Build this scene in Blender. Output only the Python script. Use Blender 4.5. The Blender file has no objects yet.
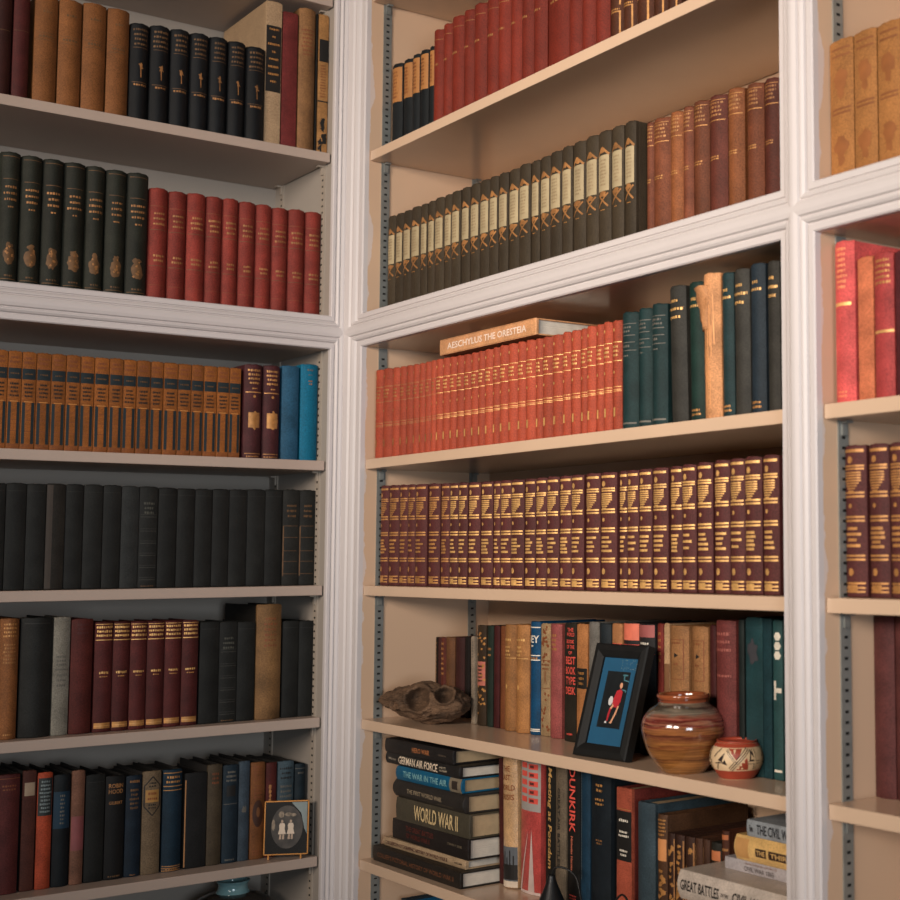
import bpy, bmesh, math, random
from mathutils import Vector, Matrix, noise
R = math.radians
C = bpy.context.scene.collection
ZB = 1.5            # camera height above the floor; heights below are relative to it

# ------------------------------------------------------------------ camera
cam_data = bpy.data.cameras.new('camera'); cam = bpy.data.objects.new('camera', cam_data); C.objects.link(cam)
yaw, pitch, roll = 0.693244, 0.086761, -0.005516
fw = Vector((math.sin(yaw)*math.cos(pitch), math.cos(yaw)*math.cos(pitch), math.sin(pitch)))
rt = Vector((math.cos(yaw), -math.sin(yaw), 0)); up = rt.cross(fw)
r2 = rt*math.cos(roll)+up*math.sin(roll); u2 = -rt*math.sin(roll)+up*math.cos(roll)
cam.matrix_world = Matrix(((r2.x, u2.x, -fw.x, -1.19296), (r2.y, u2.y, -fw.y, -2.53315), (r2.z, u2.z, -fw.z, ZB), (0, 0, 0, 1)))
cam_data.sensor_width = 36; cam_data.lens = 1457.12/900*36
cam_data.shift_x = -0.3027; cam_data.shift_y = -0.0227
cam_data.clip_start = 0.05
cam_data.dof.use_dof = True; cam_data.dof.focus_distance = 2.35; cam_data.dof.aperture_fstop = 6.3
bpy.context.scene.camera = cam

# ------------------------------------------------------------------ world, lights, exposure
w = bpy.data.worlds.new('world'); bpy.context.scene.world = w; w.use_nodes = True
w.node_tree.nodes['Background'].inputs[0].default_value = (0.55, 0.75, 1, 1)
w.node_tree.nodes['Background'].inputs[1].default_value = 0.25
def area(name, loc, target, sx, sy, power, col, spread=180):
    l = bpy.data.lights.new(name, 'AREA'); l.shape = 'RECTANGLE'; l.size = sx; l.size_y = sy; l.energy = power; l.color = col; l.spread = R(spread)
    o = bpy.data.objects.new(name, l); C.objects.link(o); o.location = loc
    o.rotation_euler = (Vector(target)-Vector(loc)).to_track_quat('-Z', 'Y').to_euler()
    return o
area('window_light_left', (-3.5, -1.75, ZB+.85), (0, -.70, ZB+.74), .9, .8, 15.2, (1, .86, .74), 56)
area('window_light_left_far', (-3.5, -3.2, ZB+.82), (0, -1.15, ZB+.30), .9, .8, 8.6, (1, .88, .78), 50)
area('window_light_front', (-1.4, -4.4, ZB+.02), (-.12, 0, ZB+.30), 1.0, .9, 4.7, (.82, .91, 1), 50)
sc = bpy.context.scene
sc.view_settings.view_transform = 'Standard'; sc.view_settings.look = 'None'
sc.view_settings.gamma = 1; sc.view_settings.use_curve_mapping = False
sc.view_settings.exposure = -0.09

# ------------------------------------------------------------------ materials
def lin(c):
    return tuple(((x/255)/12.92 if x/255 <= .04045 else ((x/255+.055)/1.055)**2.4) for x in c)
MATS = {}
def mat(name, rgb, rough=.6, var=.25, scale=40, bump=.15, bscale=700, metal=0, spec=.35, stretch=(1, 1, 1), gain=1, coat=0, grain=0):
    """procedural surface: base colour broken up by noise, fine bump; a little different on every object"""
    if name in MATS: return MATS[name]
    m = bpy.data.materials.new(name); m.use_nodes = True; nt = m.node_tree; n = nt.nodes; L = nt.links
    b = n['Principled BSDF']; b.inputs['Roughness'].default_value = rough; b.inputs['Metallic'].default_value = metal
    b.inputs['Specular IOR Level'].default_value = spec
    if coat: b.inputs['Coat Weight'].default_value = coat; b.inputs['Coat Roughness'].default_value = .08
    col = tuple(min(.9, x*gain) for x in lin(rgb))
    tc = n.new('ShaderNodeTexCoord'); mp = n.new('ShaderNodeMapping'); mp.inputs['Scale'].default_value = stretch
    oi = n.new('ShaderNodeObjectInfo'); L.new(tc.outputs['Object'], mp.inputs['Vector'])
    nz = n.new('ShaderNodeTexNoise'); nz.noise_dimensions = '4D'; nz.inputs['Scale'].default_value = scale; nz.inputs['Detail'].default_value = 5
    mw = n.new('ShaderNodeMath'); mw.operation = 'MULTIPLY'; mw.inputs[1].default_value = 37
    L.new(oi.outputs['Random'], mw.inputs[0]); L.new(mw.outputs[0], nz.inputs['W']); L.new(mp.outputs[0], nz.inputs['Vector'])
    r = n.new('ShaderNodeMapRange'); r.inputs[1].default_value = .3; r.inputs[2].default_value = .7; r.inputs[3].default_value = 1-var; r.inputs[4].default_value = 1+var
    L.new(nz.outputs['Fac'], r.inputs[0])
    r3 = n.new('ShaderNodeMapRange'); vo = max(var*.45, .16) if grain else var*.45; r3.inputs[3].default_value = 1-vo; r3.inputs[4].default_value = 1+vo; L.new(oi.outputs['Random'], r3.inputs[0])
    mm = n.new('ShaderNodeMath'); mm.operation = 'MULTIPLY'; L.new(r.outputs[0], mm.inputs[0]); L.new(r3.outputs[0], mm.inputs[1])
    vm = n.new('ShaderNodeVectorMath'); vm.operation = 'SCALE'; vm.inputs[0].default_value = col; L.new(mm.outputs[0], vm.inputs['Scale'])
    if grain:
        n3 = n.new('ShaderNodeTexNoise'); n3.inputs['Scale'].default_value = 520; n3.inputs['Detail'].default_value = 2; L.new(mp.outputs[0], n3.inputs['Vector'])
        r4 = n.new('ShaderNodeMapRange'); r4.inputs[1].default_value = .3; r4.inputs[2].default_value = .7; r4.inputs[3].default_value = 1-grain; r4.inputs[4].default_value = 1+grain
        L.new(n3.outputs['Fac'], r4.inputs[0]); v2 = n.new('ShaderNodeVectorMath'); v2.operation = 'SCALE'; L.new(vm.outputs[0], v2.inputs[0]); L.new(r4.outputs[0], v2.inputs['Scale']); vm = v2
    L.new(vm.outputs[0], b.inputs['Base Color'])
    if bump:
        n2 = n.new('ShaderNodeTexNoise'); n2.inputs['Scale'].default_value = bscale; L.new(mp.outputs[0], n2.inputs['Vector'])
        bp = n.new('ShaderNodeBump'); bp.inputs['Strength'].default_value = bump; bp.inputs['Distance'].default_value = .002
        L.new(n2.outputs['Fac'], bp.inputs['Height']); L.new(bp.outputs[0], b.inputs['Normal'])
    MATS[name] = m; return m
M_CREAM = mat('cream_paint', (201, 169, 140), .5, .03, 6, .05, 300)
M_SHELF = mat('cream_shelf_paint', (204, 175, 148), .2, .03, 8, .02, 300, spec=.5)
M_CREAML = mat('shaded_cream_paint', (154, 145, 135), .5, .03, 6, .05, 300)  # same cream as the right case, with the left case's shade put into its colour
M_SHELFL = mat('shaded_cream_shelf_paint', (174, 156, 143), .4, .03, 8, .04, 300)  # shelf cream greyed and darkened, shade of the left case painted in
M_WHITE = mat('white_trim_paint', (198, 191, 189), .45, .015, 10, .02, 200)
M_STEEL = mat('grey_steel', (128, 130, 126), .45, .12, 60, .1, 500, metal=.35)
M_STEELP = mat('painted_steel', (160, 148, 134), .5, .05, 60, .05, 500)
M_DARK = mat('slot_black', (18, 17, 15), .8, .1)
M_WALL = mat('wall_paint', (96, 96, 94), .8, .03, 4)
M_CEIL = mat('ceiling_paint', (120, 120, 118), .9, .02, 4)
M_FLOOR = mat('oak_floor', (72, 52, 36), .4, .25, 3, .1, 60, stretch=(8, 1, 1))
def paper_mat(name, rgb):
    m = mat(name, rgb, .85, .1, 60, 0); n = m.node_tree.nodes; L = m.node_tree.links
    tc = n.new('ShaderNodeTexCoord'); wv = n.new('ShaderNodeTexNoise'); mp = n.new('ShaderNodeMapping'); mp.inputs['Scale'].default_value = (1400, 6, 6)
    L.new(tc.outputs['Object'], mp.inputs['Vector']); L.new(mp.outputs[0], wv.inputs['Vector']); wv.inputs['Scale'].default_value = 1
    bp = n.new('ShaderNodeBump'); bp.inputs['Strength'].default_value = .6; bp.inputs['Distance'].default_value = .001
    L.new(wv.outputs['Fac'], bp.inputs['Height']); L.new(bp.outputs[0], n['Principled BSDF'].inputs['Normal'])
    return m
M_PAPER = paper_mat('aged_paper', (176, 152, 118))
M_PAPERW = paper_mat('white_paper', (206, 196, 180))
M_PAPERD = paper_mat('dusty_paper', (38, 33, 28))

# side panel: cream with the white trim paint lapping raggedly over its front edge
def lap_mat(name, axis):
    m = bpy.data.materials.new(name); m.use_nodes = True; n = m.node_tree.nodes; L = m.node_tree.links
    b = n['Principled BSDF']; b.inputs['Roughness'].default_value = .5
    g = n.new('ShaderNodeNewGeometry'); sp = n.new('ShaderNodeSeparateXYZ'); L.new(g.outputs['Position'], sp.inputs[0])
    nz = n.new('ShaderNodeTexNoise'); nz.noise_dimensions = '1D'; nz.inputs['Scale'].default_value = 6.5; nz.inputs['Detail'].default_value = 5; nz.inputs['Roughness'].default_value = .62
    L.new(sp.outputs['Z'], nz.inputs['W'])
    r = n.new('ShaderNodeMapRange'); r.inputs[1].default_value = .47; r.inputs[2].default_value = .72; r.inputs[3].default_value = .0; r.inputs[4].default_value = .010
    L.new(nz.outputs['Fac'], r.inputs[0])
    lt = n.new('ShaderNodeMath'); lt.operation = 'LESS_THAN'; L.new(sp.outputs[axis], lt.inputs[0]); L.new(r.outputs[0], lt.inputs[1])
    mx = n.new('ShaderNodeMix'); mx.data_type = 'RGBA'; L.new(lt.outputs[0], mx.inputs[0])
    mx.inputs[6].default_value = (*lin((201, 169, 140)), 1); mx.inputs[7].default_value = (*lin((204, 188, 178)), 1)
    L.new(mx.outputs[2], b.inputs['Base Color']); return m
M_LAP = lap_mat('cream_paint_with_white_lap', 'X')

# ------------------------------------------------------------------ mesh helpers
class MB:
    def __init__(s): s.v = []; s.f = []; s.mi = []
    def quad(s, a, b, c, d, mi=0):
        k = len(s.v); s.v += [a, b, c, d]; s.f.append((k, k+1, k+2, k+3)); s.mi.append(mi)
    def poly(s, pts, mi=0):
        k = len(s.v); s.v += list(pts); s.f.append(tuple(range(k, k+len(pts)))); s.mi.append(mi)
    def box(s, x0, x1, y0, y1, z0, z1, bev=0, mi=0):
        k = len(s.v)
        if bev <= 0:
            s.v += [(x0,y0,z0),(x1,y0,z0),(x1,y1,z0),(x0,y1,z0),(x0,y0,z1),(x1,y0,z1),(x1,y1,z1),(x0,y1,z1)]
            for f in ((0,3,2,1),(4,5,6,7),(0,1,5,4),(1,2,6,5),(2,3,7,6),(3,0,4,7)): s.f.append(tuple(k+i for i in f)); s.mi.append(mi)
            return
        bm = bmesh.new(); bmesh.ops.create_cube(bm, size=1)
        for v in bm.verts: v.co = Vector(((x0+x1)/2+v.co.x*(x1-x0), (y0+y1)/2+v.co.y*(y1-y0), (z0+z1)/2+v.co.z*(z1-z0)))
        bmesh.ops.bevel(bm, geom=bm.edges[:], offset=bev, segments=2, affect='EDGES', profile=.5)
        s.add_bm(bm, mi); bm.free()
    def add_bm(s, bm, mi=0):
        k = len(s.v); bm.verts.index_update(); s.v += [tuple(v.co) for v in bm.verts]
        for f in bm.faces: s.f.append(tuple(k+v.index for v in f.verts)); s.mi.append(mi)
    def grid(s, P, closed=False, mi=0):
        k = len(s.v); nr = len(P); nc = len(P[0])
        for r in P: s.v += r
        for i in range(nr-1):
            for j in range(nc if closed else nc-1):
                s.f.append((k+i*nc+j, k+i*nc+(j+1) % nc, k+(i+1)*nc+(j+1) % nc, k+(i+1)*nc+j)); s.mi.append(mi)
    def build(s, name, mats, parent=None, smooth=False):
        me = bpy.data.meshes.new(name); me.from_pydata([tuple(v) for v in s.v], [], s.f)
        if not isinstance(mats, (list, tuple)): mats = [mats]
        for m in mats: me.materials.append(m)
        me.polygons.foreach_set('material_index', s.mi)
        if smooth: me.polygons.foreach_set('use_smooth', [True]*len(s.f))
        me.update(); o = bpy.data.objects.new(name, me); C.objects.link(o)
        if parent: o.parent = parent
        return o
def empty(name, loc, rot=(0, 0, 0)):
    o = bpy.data.objects.new(name, None); C.objects.link(o); o.location = loc; o.rotation_euler = rot; o.empty_display_size = .03
    return o
def tag(o, label=None, cat=None, group=None, kind=None):
    if label:
        assert 4 <= len(label.split()) <= 16, (label, len(label.split()))
        o['label'] = label
    if cat: o['category'] = cat
    if group: o['group'] = group
    if kind: o['kind'] = kind
    return o
def fix_normals(o):
    bm = bmesh.new(); bm.from_mesh(o.data); bmesh.ops.remove_doubles(bm, verts=bm.verts, dist=1e-6)
    bmesh.ops.recalc_face_normals(bm, faces=bm.faces); bm.to_mesh(o.data); bm.free(); return o

# ------------------------------------------------------------------ the room
def struct(name, m, *boxes):
    b = MB()
    for bx in boxes: b.box(*bx)
    return tag(b.build(name, m), kind='structure')
X0, Y0, XW, YW, ZC = -3.6, -4.5, .30, .30, 3.3
struct('floor', M_FLOOR, (X0-.1, XW+.1, Y0-.1, YW+.1, -.1, 0))
struct('ceiling', M_CEIL, (X0-.1, XW+.1, Y0-.1, YW+.1, ZC, ZC+.1))
struct('wall_back', M_WALL, (X0-.1, XW+.1, YW, YW+.1, 0, ZC))
struct('wall_right', M_WALL, (XW, XW+.1, Y0-.1, YW, 0, ZC))
za, zb = ZB+.35, ZB+1.35
fa_, fb_ = ZB-.50, ZB+.55
struct('wall_left', M_WALL, (X0-.1, X0, Y0, YW, 0, za), (X0-.1, X0, Y0, YW, zb, ZC), (X0-.1, X0, -1.2, YW, za, zb), (X0-.1, X0, -2.65, -2.3, za, zb), (X0-.1, X0, Y0, -3.75, za, zb))
struct('wall_front', M_WALL, (X0, XW, Y0-.1, Y0, 0, fa_), (X0, XW, Y0-.1, Y0, fb_, ZC), (X0, -2.05, Y0-.1, Y0, fa_, fb_), (-.75, XW, Y0-.1, Y0, fa_, fb_))
def window(name, ax, c0, c1, pos, za=za, zb=zb):
    b = MB(); t = .025
    def bx(a0, a1, z0, z1):
        if ax == 'Y': b.box(pos-.03, pos+.01, a0, a1, z0, z1)
        else: b.box(a0, a1, pos-.03, pos+.01, z0, z1)
    bx(c0, c0+.05, za, zb); bx(c1-.05, c1, za, zb); bx(c0, c1, za, za+.05); bx(c0, c1, zb-.05, zb)
    bx((c0+c1)/2-t/2, (c0+c1)/2+t/2, za, zb); bx(c0, c1, (za+zb)/2-t/2, (za+zb)/2+t/2)
    tag(b.build(name, M_WHITE), kind='structure')
window('window_1', 'Y', -2.3, -1.2, X0-.04); window('window_2', 'Y', -3.75, -2.65, X0-.04); window('window_3', 'X', -2.05, -.75, Y0-.04, fa_, fb_)

# ------------------------------------------------------------------ the two built-in bookcases
# left case: front plane y = 0, facing -y.  right case: front plane x = 0, facing -x.
D = .262; T = .0178
def place(pl, s, d, z):           # along the front, depth behind the front, height -> world
    return (s, d, ZB+z) if pl == 'L' else (d, -s, ZB+z)
PROF = [(0, 0), (0, .0085), (.06, .0105), (.30, .0104), (.335, .0080), (.37, .0082), (.42, .0122), (.52, .0146), (.60, .0150), (.64, .0128), (.67, .0130), (.73, .0165), (.90, .0182), (1.0, .0184)]
def frame_moulding(pl, o, i, name, parent):
    """mitred picture-frame moulding: o / i = outer and inner rectangles (s0, s1, z0, z1)"""
    b = MB(); rings = []
    for t, h in PROF:
        s0 = i[0]+(o[0]-i[0])*t; s1 = i[1]+(o[1]-i[1])*t; z0 = i[2]+(o[2]-i[2])*t; z1 = i[3]+(o[3]-i[3])*t
        rings.append([place(pl, s, -h, z) for s, z in ((s0, z0), (s1, z0), (s1, z1), (s0, z1))])
    b.grid(rings, closed=True)
    b.grid([rings[-1], [place(pl, s, 0, z) for s, z in ((o[0], o[2]), (o[1], o[2]), (o[1], o[3]), (o[0], o[3]))]], closed=True)
    return fix_normals(b.build(name, M_WHITE, parent))
def bxp(b, pl, s0, s1, d0, d1, z0, z1, bev=0, mi=0):
    a = place(pl, s0, d0, z0); c = place(pl, s1, d1, z1)
    b.box(min(a[0], c[0]), max(a[0], c[0]), min(a[1], c[1]), max(a[1], c[1]), a[2], c[2], bev, mi)
ZLO, ZHI = -1.38, 1.36
RB, RT = .387, .449                 # underside and top of the moulded rail
RM = (RB+RT)/2
def standard(pl, s, side, d, z0, z1, parent, m):
    """slotted steel shelf standard let into a side panel; side = +1 faces +s"""
    b = MB(); w = .0165; th = .0022
    e0, e1 = (s, s+side*th); lo, hi = min(e0, e1), max(e0, e1)
    bxp(b, pl, lo, hi, d, d+w, z0, z1, 0, 0)
    z = z0+.012; f0, f1 = (s+side*th, s+side*(th+.0003)); lo2, hi2 = min(f0, f1), max(f0, f1)
    while z < z1-.01:
        bxp(b, pl, lo2, hi2, d+w*.33, d+w*.67, z, z+.0034, 0, 1); z += .0125
    return b.build('shelf_standard', [m, M_DARK], parent)
def clip(pl, s, side, d, z, parent, m):
    b = MB(); a, c = s+side*.0024, s+side*.014
    bxp(b, pl, min(a, c), max(a, c), d+.003, d+.013, z-.0035, z-.0005, 0)
    bxp(b, pl, min(a, a+side*.003), max(a, a+side*.003), d+.004, d+.012, z-.018, z-.002, 0)
    return b.build('shelf_clip', m, parent)
def shelf(pl, s0, s1, ztop, parent, d0=.0, d1=D-.001):
    b = MB(); bxp(b, pl, s0+.0026, s1-.0026, d0+.0008, d1, ztop-T, ztop, .0012)
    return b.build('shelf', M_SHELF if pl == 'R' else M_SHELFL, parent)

lc = empty('bookcase', (-.55, .13, 0))
tag(lc, 'white-trimmed built-in bookcase on the left wall, its cream inside in shade', 'bookcase')
rc = empty('bookcase', (.13, -1.2, 0))
tag(rc, 'white-trimmed built-in bookcase on the right wall, lit cream inside', 'bookcase')
for o in (lc, rc): bpy.context.view_layer.update()
def adopt(root):                    # children were built in world space
    inv = Matrix.Translation(root.location).inverted()
    for ch in [c for c in bpy.data.objects if c.parent is root]: ch.matrix_parent_inverse = inv
def casework(pl, root, bays, splits_m):
    for (a, b_) in bays:
        for (s, side) in ((a, 1), (b_, -1)):
            p = MB(); e = s-side*.012
            bxp(p, pl, min(s, e), max(s, e), 0.0, D, ZLO, ZHI)
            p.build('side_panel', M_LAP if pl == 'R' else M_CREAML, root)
            for (z0, z1) in ((RT+.001, ZHI-.03), (ZLO+.02, RB-.001)):
                for d in (.0245, D-.045):
                    standard(pl, s, side, d, z0, z1, root, M_STEEL if pl == 'R' else M_STEELP)
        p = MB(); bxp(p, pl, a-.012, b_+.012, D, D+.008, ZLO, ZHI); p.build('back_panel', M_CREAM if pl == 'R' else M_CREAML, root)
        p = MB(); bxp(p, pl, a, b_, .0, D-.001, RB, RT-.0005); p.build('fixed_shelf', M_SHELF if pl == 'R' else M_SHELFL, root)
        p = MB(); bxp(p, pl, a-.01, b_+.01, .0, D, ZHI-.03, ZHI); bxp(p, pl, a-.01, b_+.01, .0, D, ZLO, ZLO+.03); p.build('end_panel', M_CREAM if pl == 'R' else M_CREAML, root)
# left case: one bay
LA, LB = -1.05, -.040
casework('L', lc, [(LA, LB)], None)
frame_moulding('L', (LA-.031, -.0184, RM, ZHI+.03), (LA, LB, RT, ZHI-.03), 'frame_moulding', lc)
frame_moulding('L', (LA-.031, -.0184, ZLO-.03, RM), (LA, LB, ZLO+.03, RB), 'frame_moulding', lc)
LSH = [1.06, .759, .1795, -.0493, -.2878, -.535, -.85]
for z in LSH:
    shelf('L', LA, LB, z, lc)
    for d in (.0245, D-.045): clip('L', LB, -1, d, z-T, lc, M_STEELP)
adopt(lc)
# right case: two bays
A0, A1, B0, B1 = .075, 1.2225, 1.283, 2.25
casework('R', rc, [(A0, A1), (B0, B1)], None)
PM = (A1+B0)/2
for (o0, o1, i0, i1) in ((.0184, PM, A0, A1), (PM, B1+.031, B0, B1)):
    frame_moulding('R', (o0, o1, RM, ZHI+.03), (i0, i1, RT, ZHI-.03), 'frame_moulding', rc)
    frame_moulding('R', (o0, o1, ZLO-.03, RM), (i0, i1, ZLO+.03, RB), 'frame_moulding', rc)
for z in (1.057, .753, .1795, -.0493, -.2878, -.5343, -.85):
    shelf('R', A0, A1, z, rc)
    for d in (.0245, D-.045): clip('R', A0, 1, d, z-T, rc, M_STEEL)
for z in (1.057, .1795, -.0493, -.2872, -.60):
    shelf('R', B0, B1, z, rc)
    for d in (.0245, D-.045): clip('R', B0, 1, d, z-T, rc, M_STEEL)
adopt(rc)

# ------------------------------------------------------------------ books
GOLD = mat('gilt', (172, 122, 68), .45, .25, 120, 0, metal=.25)
GOLDB = mat('bright_gilt', (206, 160, 96), .45, .25, 160, 0, metal=.25)
GOLDD = mat('dull_gilt', (150, 104, 60), .55, .35, 120, 0, metal=.15)
GOLDDD = mat('worn_gilt', (98, 70, 42), .6, .3, 120, 0, metal=.1)
INK = mat('black_ink', (26, 24, 22), .6, .1, 60, 0)
WHITEINK = mat('pale_ink', (214, 206, 190), .6, .12, 60, 0)
REDINK = mat('red_ink', (205, 78, 66), .6, .15, 60, 0)
GREYINK = mat('grey_ink', (96, 92, 84), .6, .2, 60, 0)
BROWNINK = mat('brown_ink', (120, 66, 36), .6, .2, 60, 0)
DECO = {'gold': GOLD, 'goldb': GOLDB, 'goldd': GOLDD, 'golddd': GOLDDD, 'ink': INK, 'white': WHITEINK, 'red': REDINK, 'grey': GREYINK, 'brown': BROWNINK}
def deco(c):
    if c in DECO: return DECO[c]
    if isinstance(c, tuple):
        k = 'spine_patch_%d_%d_%d' % c
        return mat(k, c, .6, .12, 60, .05)
    raise KeyError(c)

_tc = {}
def text_mesh(s):
    if s in _tc: return _tc[s]
    cu = bpy.data.curves.new('t', 'FONT'); cu.body = s; cu.size = 1; cu.resolution_u = 2; cu.offset = .018
    o = bpy.data.objects.new('t', cu); C.objects.link(o); bpy.context.view_layer.update()
    me = bpy.data.meshes.new_from_object(o.evaluated_get(bpy.context.evaluated_depsgraph_get()))
    bm = bmesh.new(); bm.from_mesh(me); bmesh.ops.triangulate(bm, faces=bm.faces[:])
    for k in range(3):
        le = [e for e in bm.edges if e.calc_length() > .17]
        if le: bmesh.ops.subdivide_edges(bm, edges=le, cuts=1); bmesh.ops.triangulate(bm, faces=[f for f in bm.faces if len(f.verts) > 3])
    bm.verts.index_update(); vs = [(v.co.x, v.co.y) for v in bm.verts]; fs = [tuple(v.index for v in f.verts) for f in bm.faces]; bm.free()
    bpy.data.objects.remove(o); bpy.data.curves.remove(cu); bpy.data.meshes.remove(me)
    xs = [a for a, b in vs]; ys = [b for a, b in vs]
    x0, x1, y0, y1 = min(xs), max(xs), min(ys), max(ys)
    _tc[s] = ([((a-x0)/(x1-x0)-.5, (b-y0)/(y1-y0)-.5) for a, b in vs], fs); return _tc[s]

class Book:
    """spine at y = 0 facing -y, standing on z = 0, centred on x; t thick, h tall, d deep"""
    def __init__(s, root, t, h, d, base, bulge=.16, page=None, cover=None, ribs=(), rnd=None, sq=False):
        s.root, s.t, s.h, s.d = root, t, h, d; s.rnd = rnd or random.Random(1); s.b = min(bulge*t, .0105); s.ribs = ribs; s.sets = {}
        s.cover(base, cover or base, page or M_PAPER)
    def y(s, x, z=0):
        u = x/(s.t/2); u = max(-1, min(1, u)); y = -s.b*(1-u*u)-.0005
        for r in s.ribs:
            q = abs(z/s.h-r)*s.h
            if q < .003: y -= .0012*(1-q/.003)
        return y
    def cover(s, base, cov, page):
        t, h, d = s.t, s.h, s.d; b = MB(); nu = 10; rows = []
        zs = [(0, .0012), (.0008, .0003), (.002, 0)]+[(h*k/8, 0) for k in range(1, 8)]
        for r in s.ribs: zs += [(h*r-.003, 0), (h*r, 0), (h*r+.003, 0)]
        cap = s.rnd.uniform(.0004, .0018)
        zs += [(h-.0035, 0), (h-.0015, .0003), (h-.0004, .0009), (h, .002)]
        zs = sorted(zs)
        ph = s.rnd.uniform(0, 6)
        for z, ins in zs:
            row = []
            for k in range(nu+1):
                x = -t/2+t*k/nu; x *= 1-ins/t*.9; yy = s.y(x, z)+ins
                zz = z+(cap*(1-(2*k/nu-1)**2)*.7+.0005*math.sin(k*1.7+ph) if z > h-.004 else 0)
                row.append((x, yy, zz))
            row += [(t/2*(1-ins/t), .0045, z), (-t/2*(1-ins/t), .0045, z)]
            rows.append(row)
        b.grid(rows, closed=True); b.poly(rows[0]); b.poly(rows[-1][::-1])
        o = fix_normals(b.build('spine', base, s.root, smooth=True)); o.data.set_sharp_from_angle(angle=R(40))
        b = MB(); th = .0024 if t > .012 else .0012
        for sg in (-1, 1):
            x0, x1 = sorted((sg*t/2, sg*(t/2-th))); b.box(x0, x1, .0046, d, 0, h-.0004, .0006)
        b.build('cover', cov, s.root)
        b = MB(); th += .0001; r = s.rnd; n = 5
        zt = h-.0045 if h > .05 else h-.002
        b.box(-t/2+th, t/2-th, .0046, d-.004, .003, zt, 0)
        b.build('page_block', page, s.root)
    # decoration ------------------------------------------------------
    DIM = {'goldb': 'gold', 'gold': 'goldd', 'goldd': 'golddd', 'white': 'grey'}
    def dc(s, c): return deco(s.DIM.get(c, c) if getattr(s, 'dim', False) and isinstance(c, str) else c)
    def mb(s, name, m):
        k = (name, m.name)
        if k not in s.sets: s.sets[k] = (MB(), name, m)
        return s.sets[k][0]
    def wrap(s, x, z, lift): return (x, s.y(x, z)-lift, z)
    def rect(s, u0, u1, z0, z1, c, name='gilding', lift=.00025):
        m = s.dc(c); b = s.mb(name, m); n = max(1, int(abs(u1-u0)*8)); t = s.t*.985; P = []
        zz = [z0, z1]
        if z1-z0 > .012: zz = [z0+(z1-z0)*k/4 for k in range(5)]
        for z in zz: P.append([s.wrap((u0+(u1-u0)*k/n-.5)*t, z, lift) for k in range(n+1)])
        b.grid(P)
    def ell(s, uc, zc, ru, rz, c, name='gilding', n=12, lift=.0003, rag=0):
        b = s.mb(name, s.dc(c)); cx = (uc-.5)*s.t; q = [1+s.rnd.uniform(-rag, rag) for k in range(n)]; rings = []
        for f in (.02, .34, .67, 1):
            rings.append([s.wrap(cx+ru*s.t*(1+(q[k]-1)*f)*f*math.cos(2*math.pi*k/n), zc+rz*(1+(q[k]-1)*f)*f*math.sin(2*math.pi*k/n), lift) for k in range(n)])
        b.grid(rings, closed=True); b.poly(rings[0])
    def line(s, u0, z0, u1, z1, w, c, name='gilding', lift=.0003, n=4):
        b = s.mb(name, s.dc(c)); a = Vector(((u0-.5)*s.t, z0)); e = Vector(((u1-.5)*s.t, z1)); dv = (e-a); 
        if dv.length < 1e-6: return
        nn = Vector((-dv.y, dv.x)).normalized()*w/2; P = []
        for q in (-1, 1): P.append([s.wrap(*(a+dv*k/n+nn*q), lift) for k in range(n+1)])
        b.grid(P)
    def dashes(s, v0, v1, n, c, wmax=.8, name='title', jag=.3, lift=.0003):
        """rows of worn illegible lettering"""
        z0, z1 = v0*s.h, v1*s.h; st = (z1-z0)/n
        for i in range(n):
            zc = z1-st*(i+.5); wd = wmax*s.rnd.uniform(1-jag, 1); u = .5-wd/2; hh = min(st*.6, .0045)
            while u < .5+wd/2:
                l = s.rnd.uniform(.05, .11); s.rect(u, min(u+l, .5+wd/2), zc-hh/2*s.rnd.uniform(.6, 1), zc+hh/2*s.rnd.uniform(.6, 1), c, name, lift); u += l+s.rnd.uniform(.02, .05)
    def text(s, txt, v, hgt, c, wfrac=.8, ori='h', uc=.5, lift=.0004, shear=0, length=None):
        vs, fs = text_mesh(txt); b = s.mb('title', s.dc(c)); k = len(b.v)
        for a, e in vs:
            if ori == 'h': x = (uc-.5)*s.t+a*s.t*wfrac; z = v*s.h+e*hgt
            elif ori == 'd': x = (uc-.5)*s.t+(e)*hgt; z = v*s.h-a*length
            if ori == 'd' and shear: z -= shear*e*hgt
            b.v.append(s.wrap(x, z, lift))
        for f in fs: b.f.append(tuple(k+i for i in f)); b.mi.append(0)
    def done(s):
        for (b, name, m) in s.sets.values():
            # pieces far apart on the spine are parts of their own
            items = sorted(((min(b.v[i][2] for i in f), max(b.v[i][2] for i in f), f) for f in b.f), key=lambda q: q[0]); top = None; cur = []
            groups = []
            for lo, hi, f in items:
                if top is not None and lo-top > .018 and s.h > .05: groups.append(cur); cur = []
                cur.append(f); top = hi if top is None else max(top, hi)
            if cur: groups.append(cur)
            for g in groups:
                q = MB(); mp = {}
                for f in g:
                    for i in f:
                        if i not in mp: mp[i] = len(q.v); q.v.append(b.v[i])
                    q.f.append(tuple(mp[i] for i in f)); q.mi.append(0)
                q.build(name, m, s.root)

# each kind: words for the label, base colour, gain, options, decoration
K = {}
def kind(key, desc, rgb, gain=1.0, deco_fn=None, **kw): K[key] = (desc, rgb, gain, deco_fn, kw)
GL = 2.3
def bands(*vs, c='gold', w=.0012):
    def f(B):
        for v in vs: B.rect(.0, 1, v*B.h-w/2, v*B.h+w/2, c)
    return f
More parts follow.
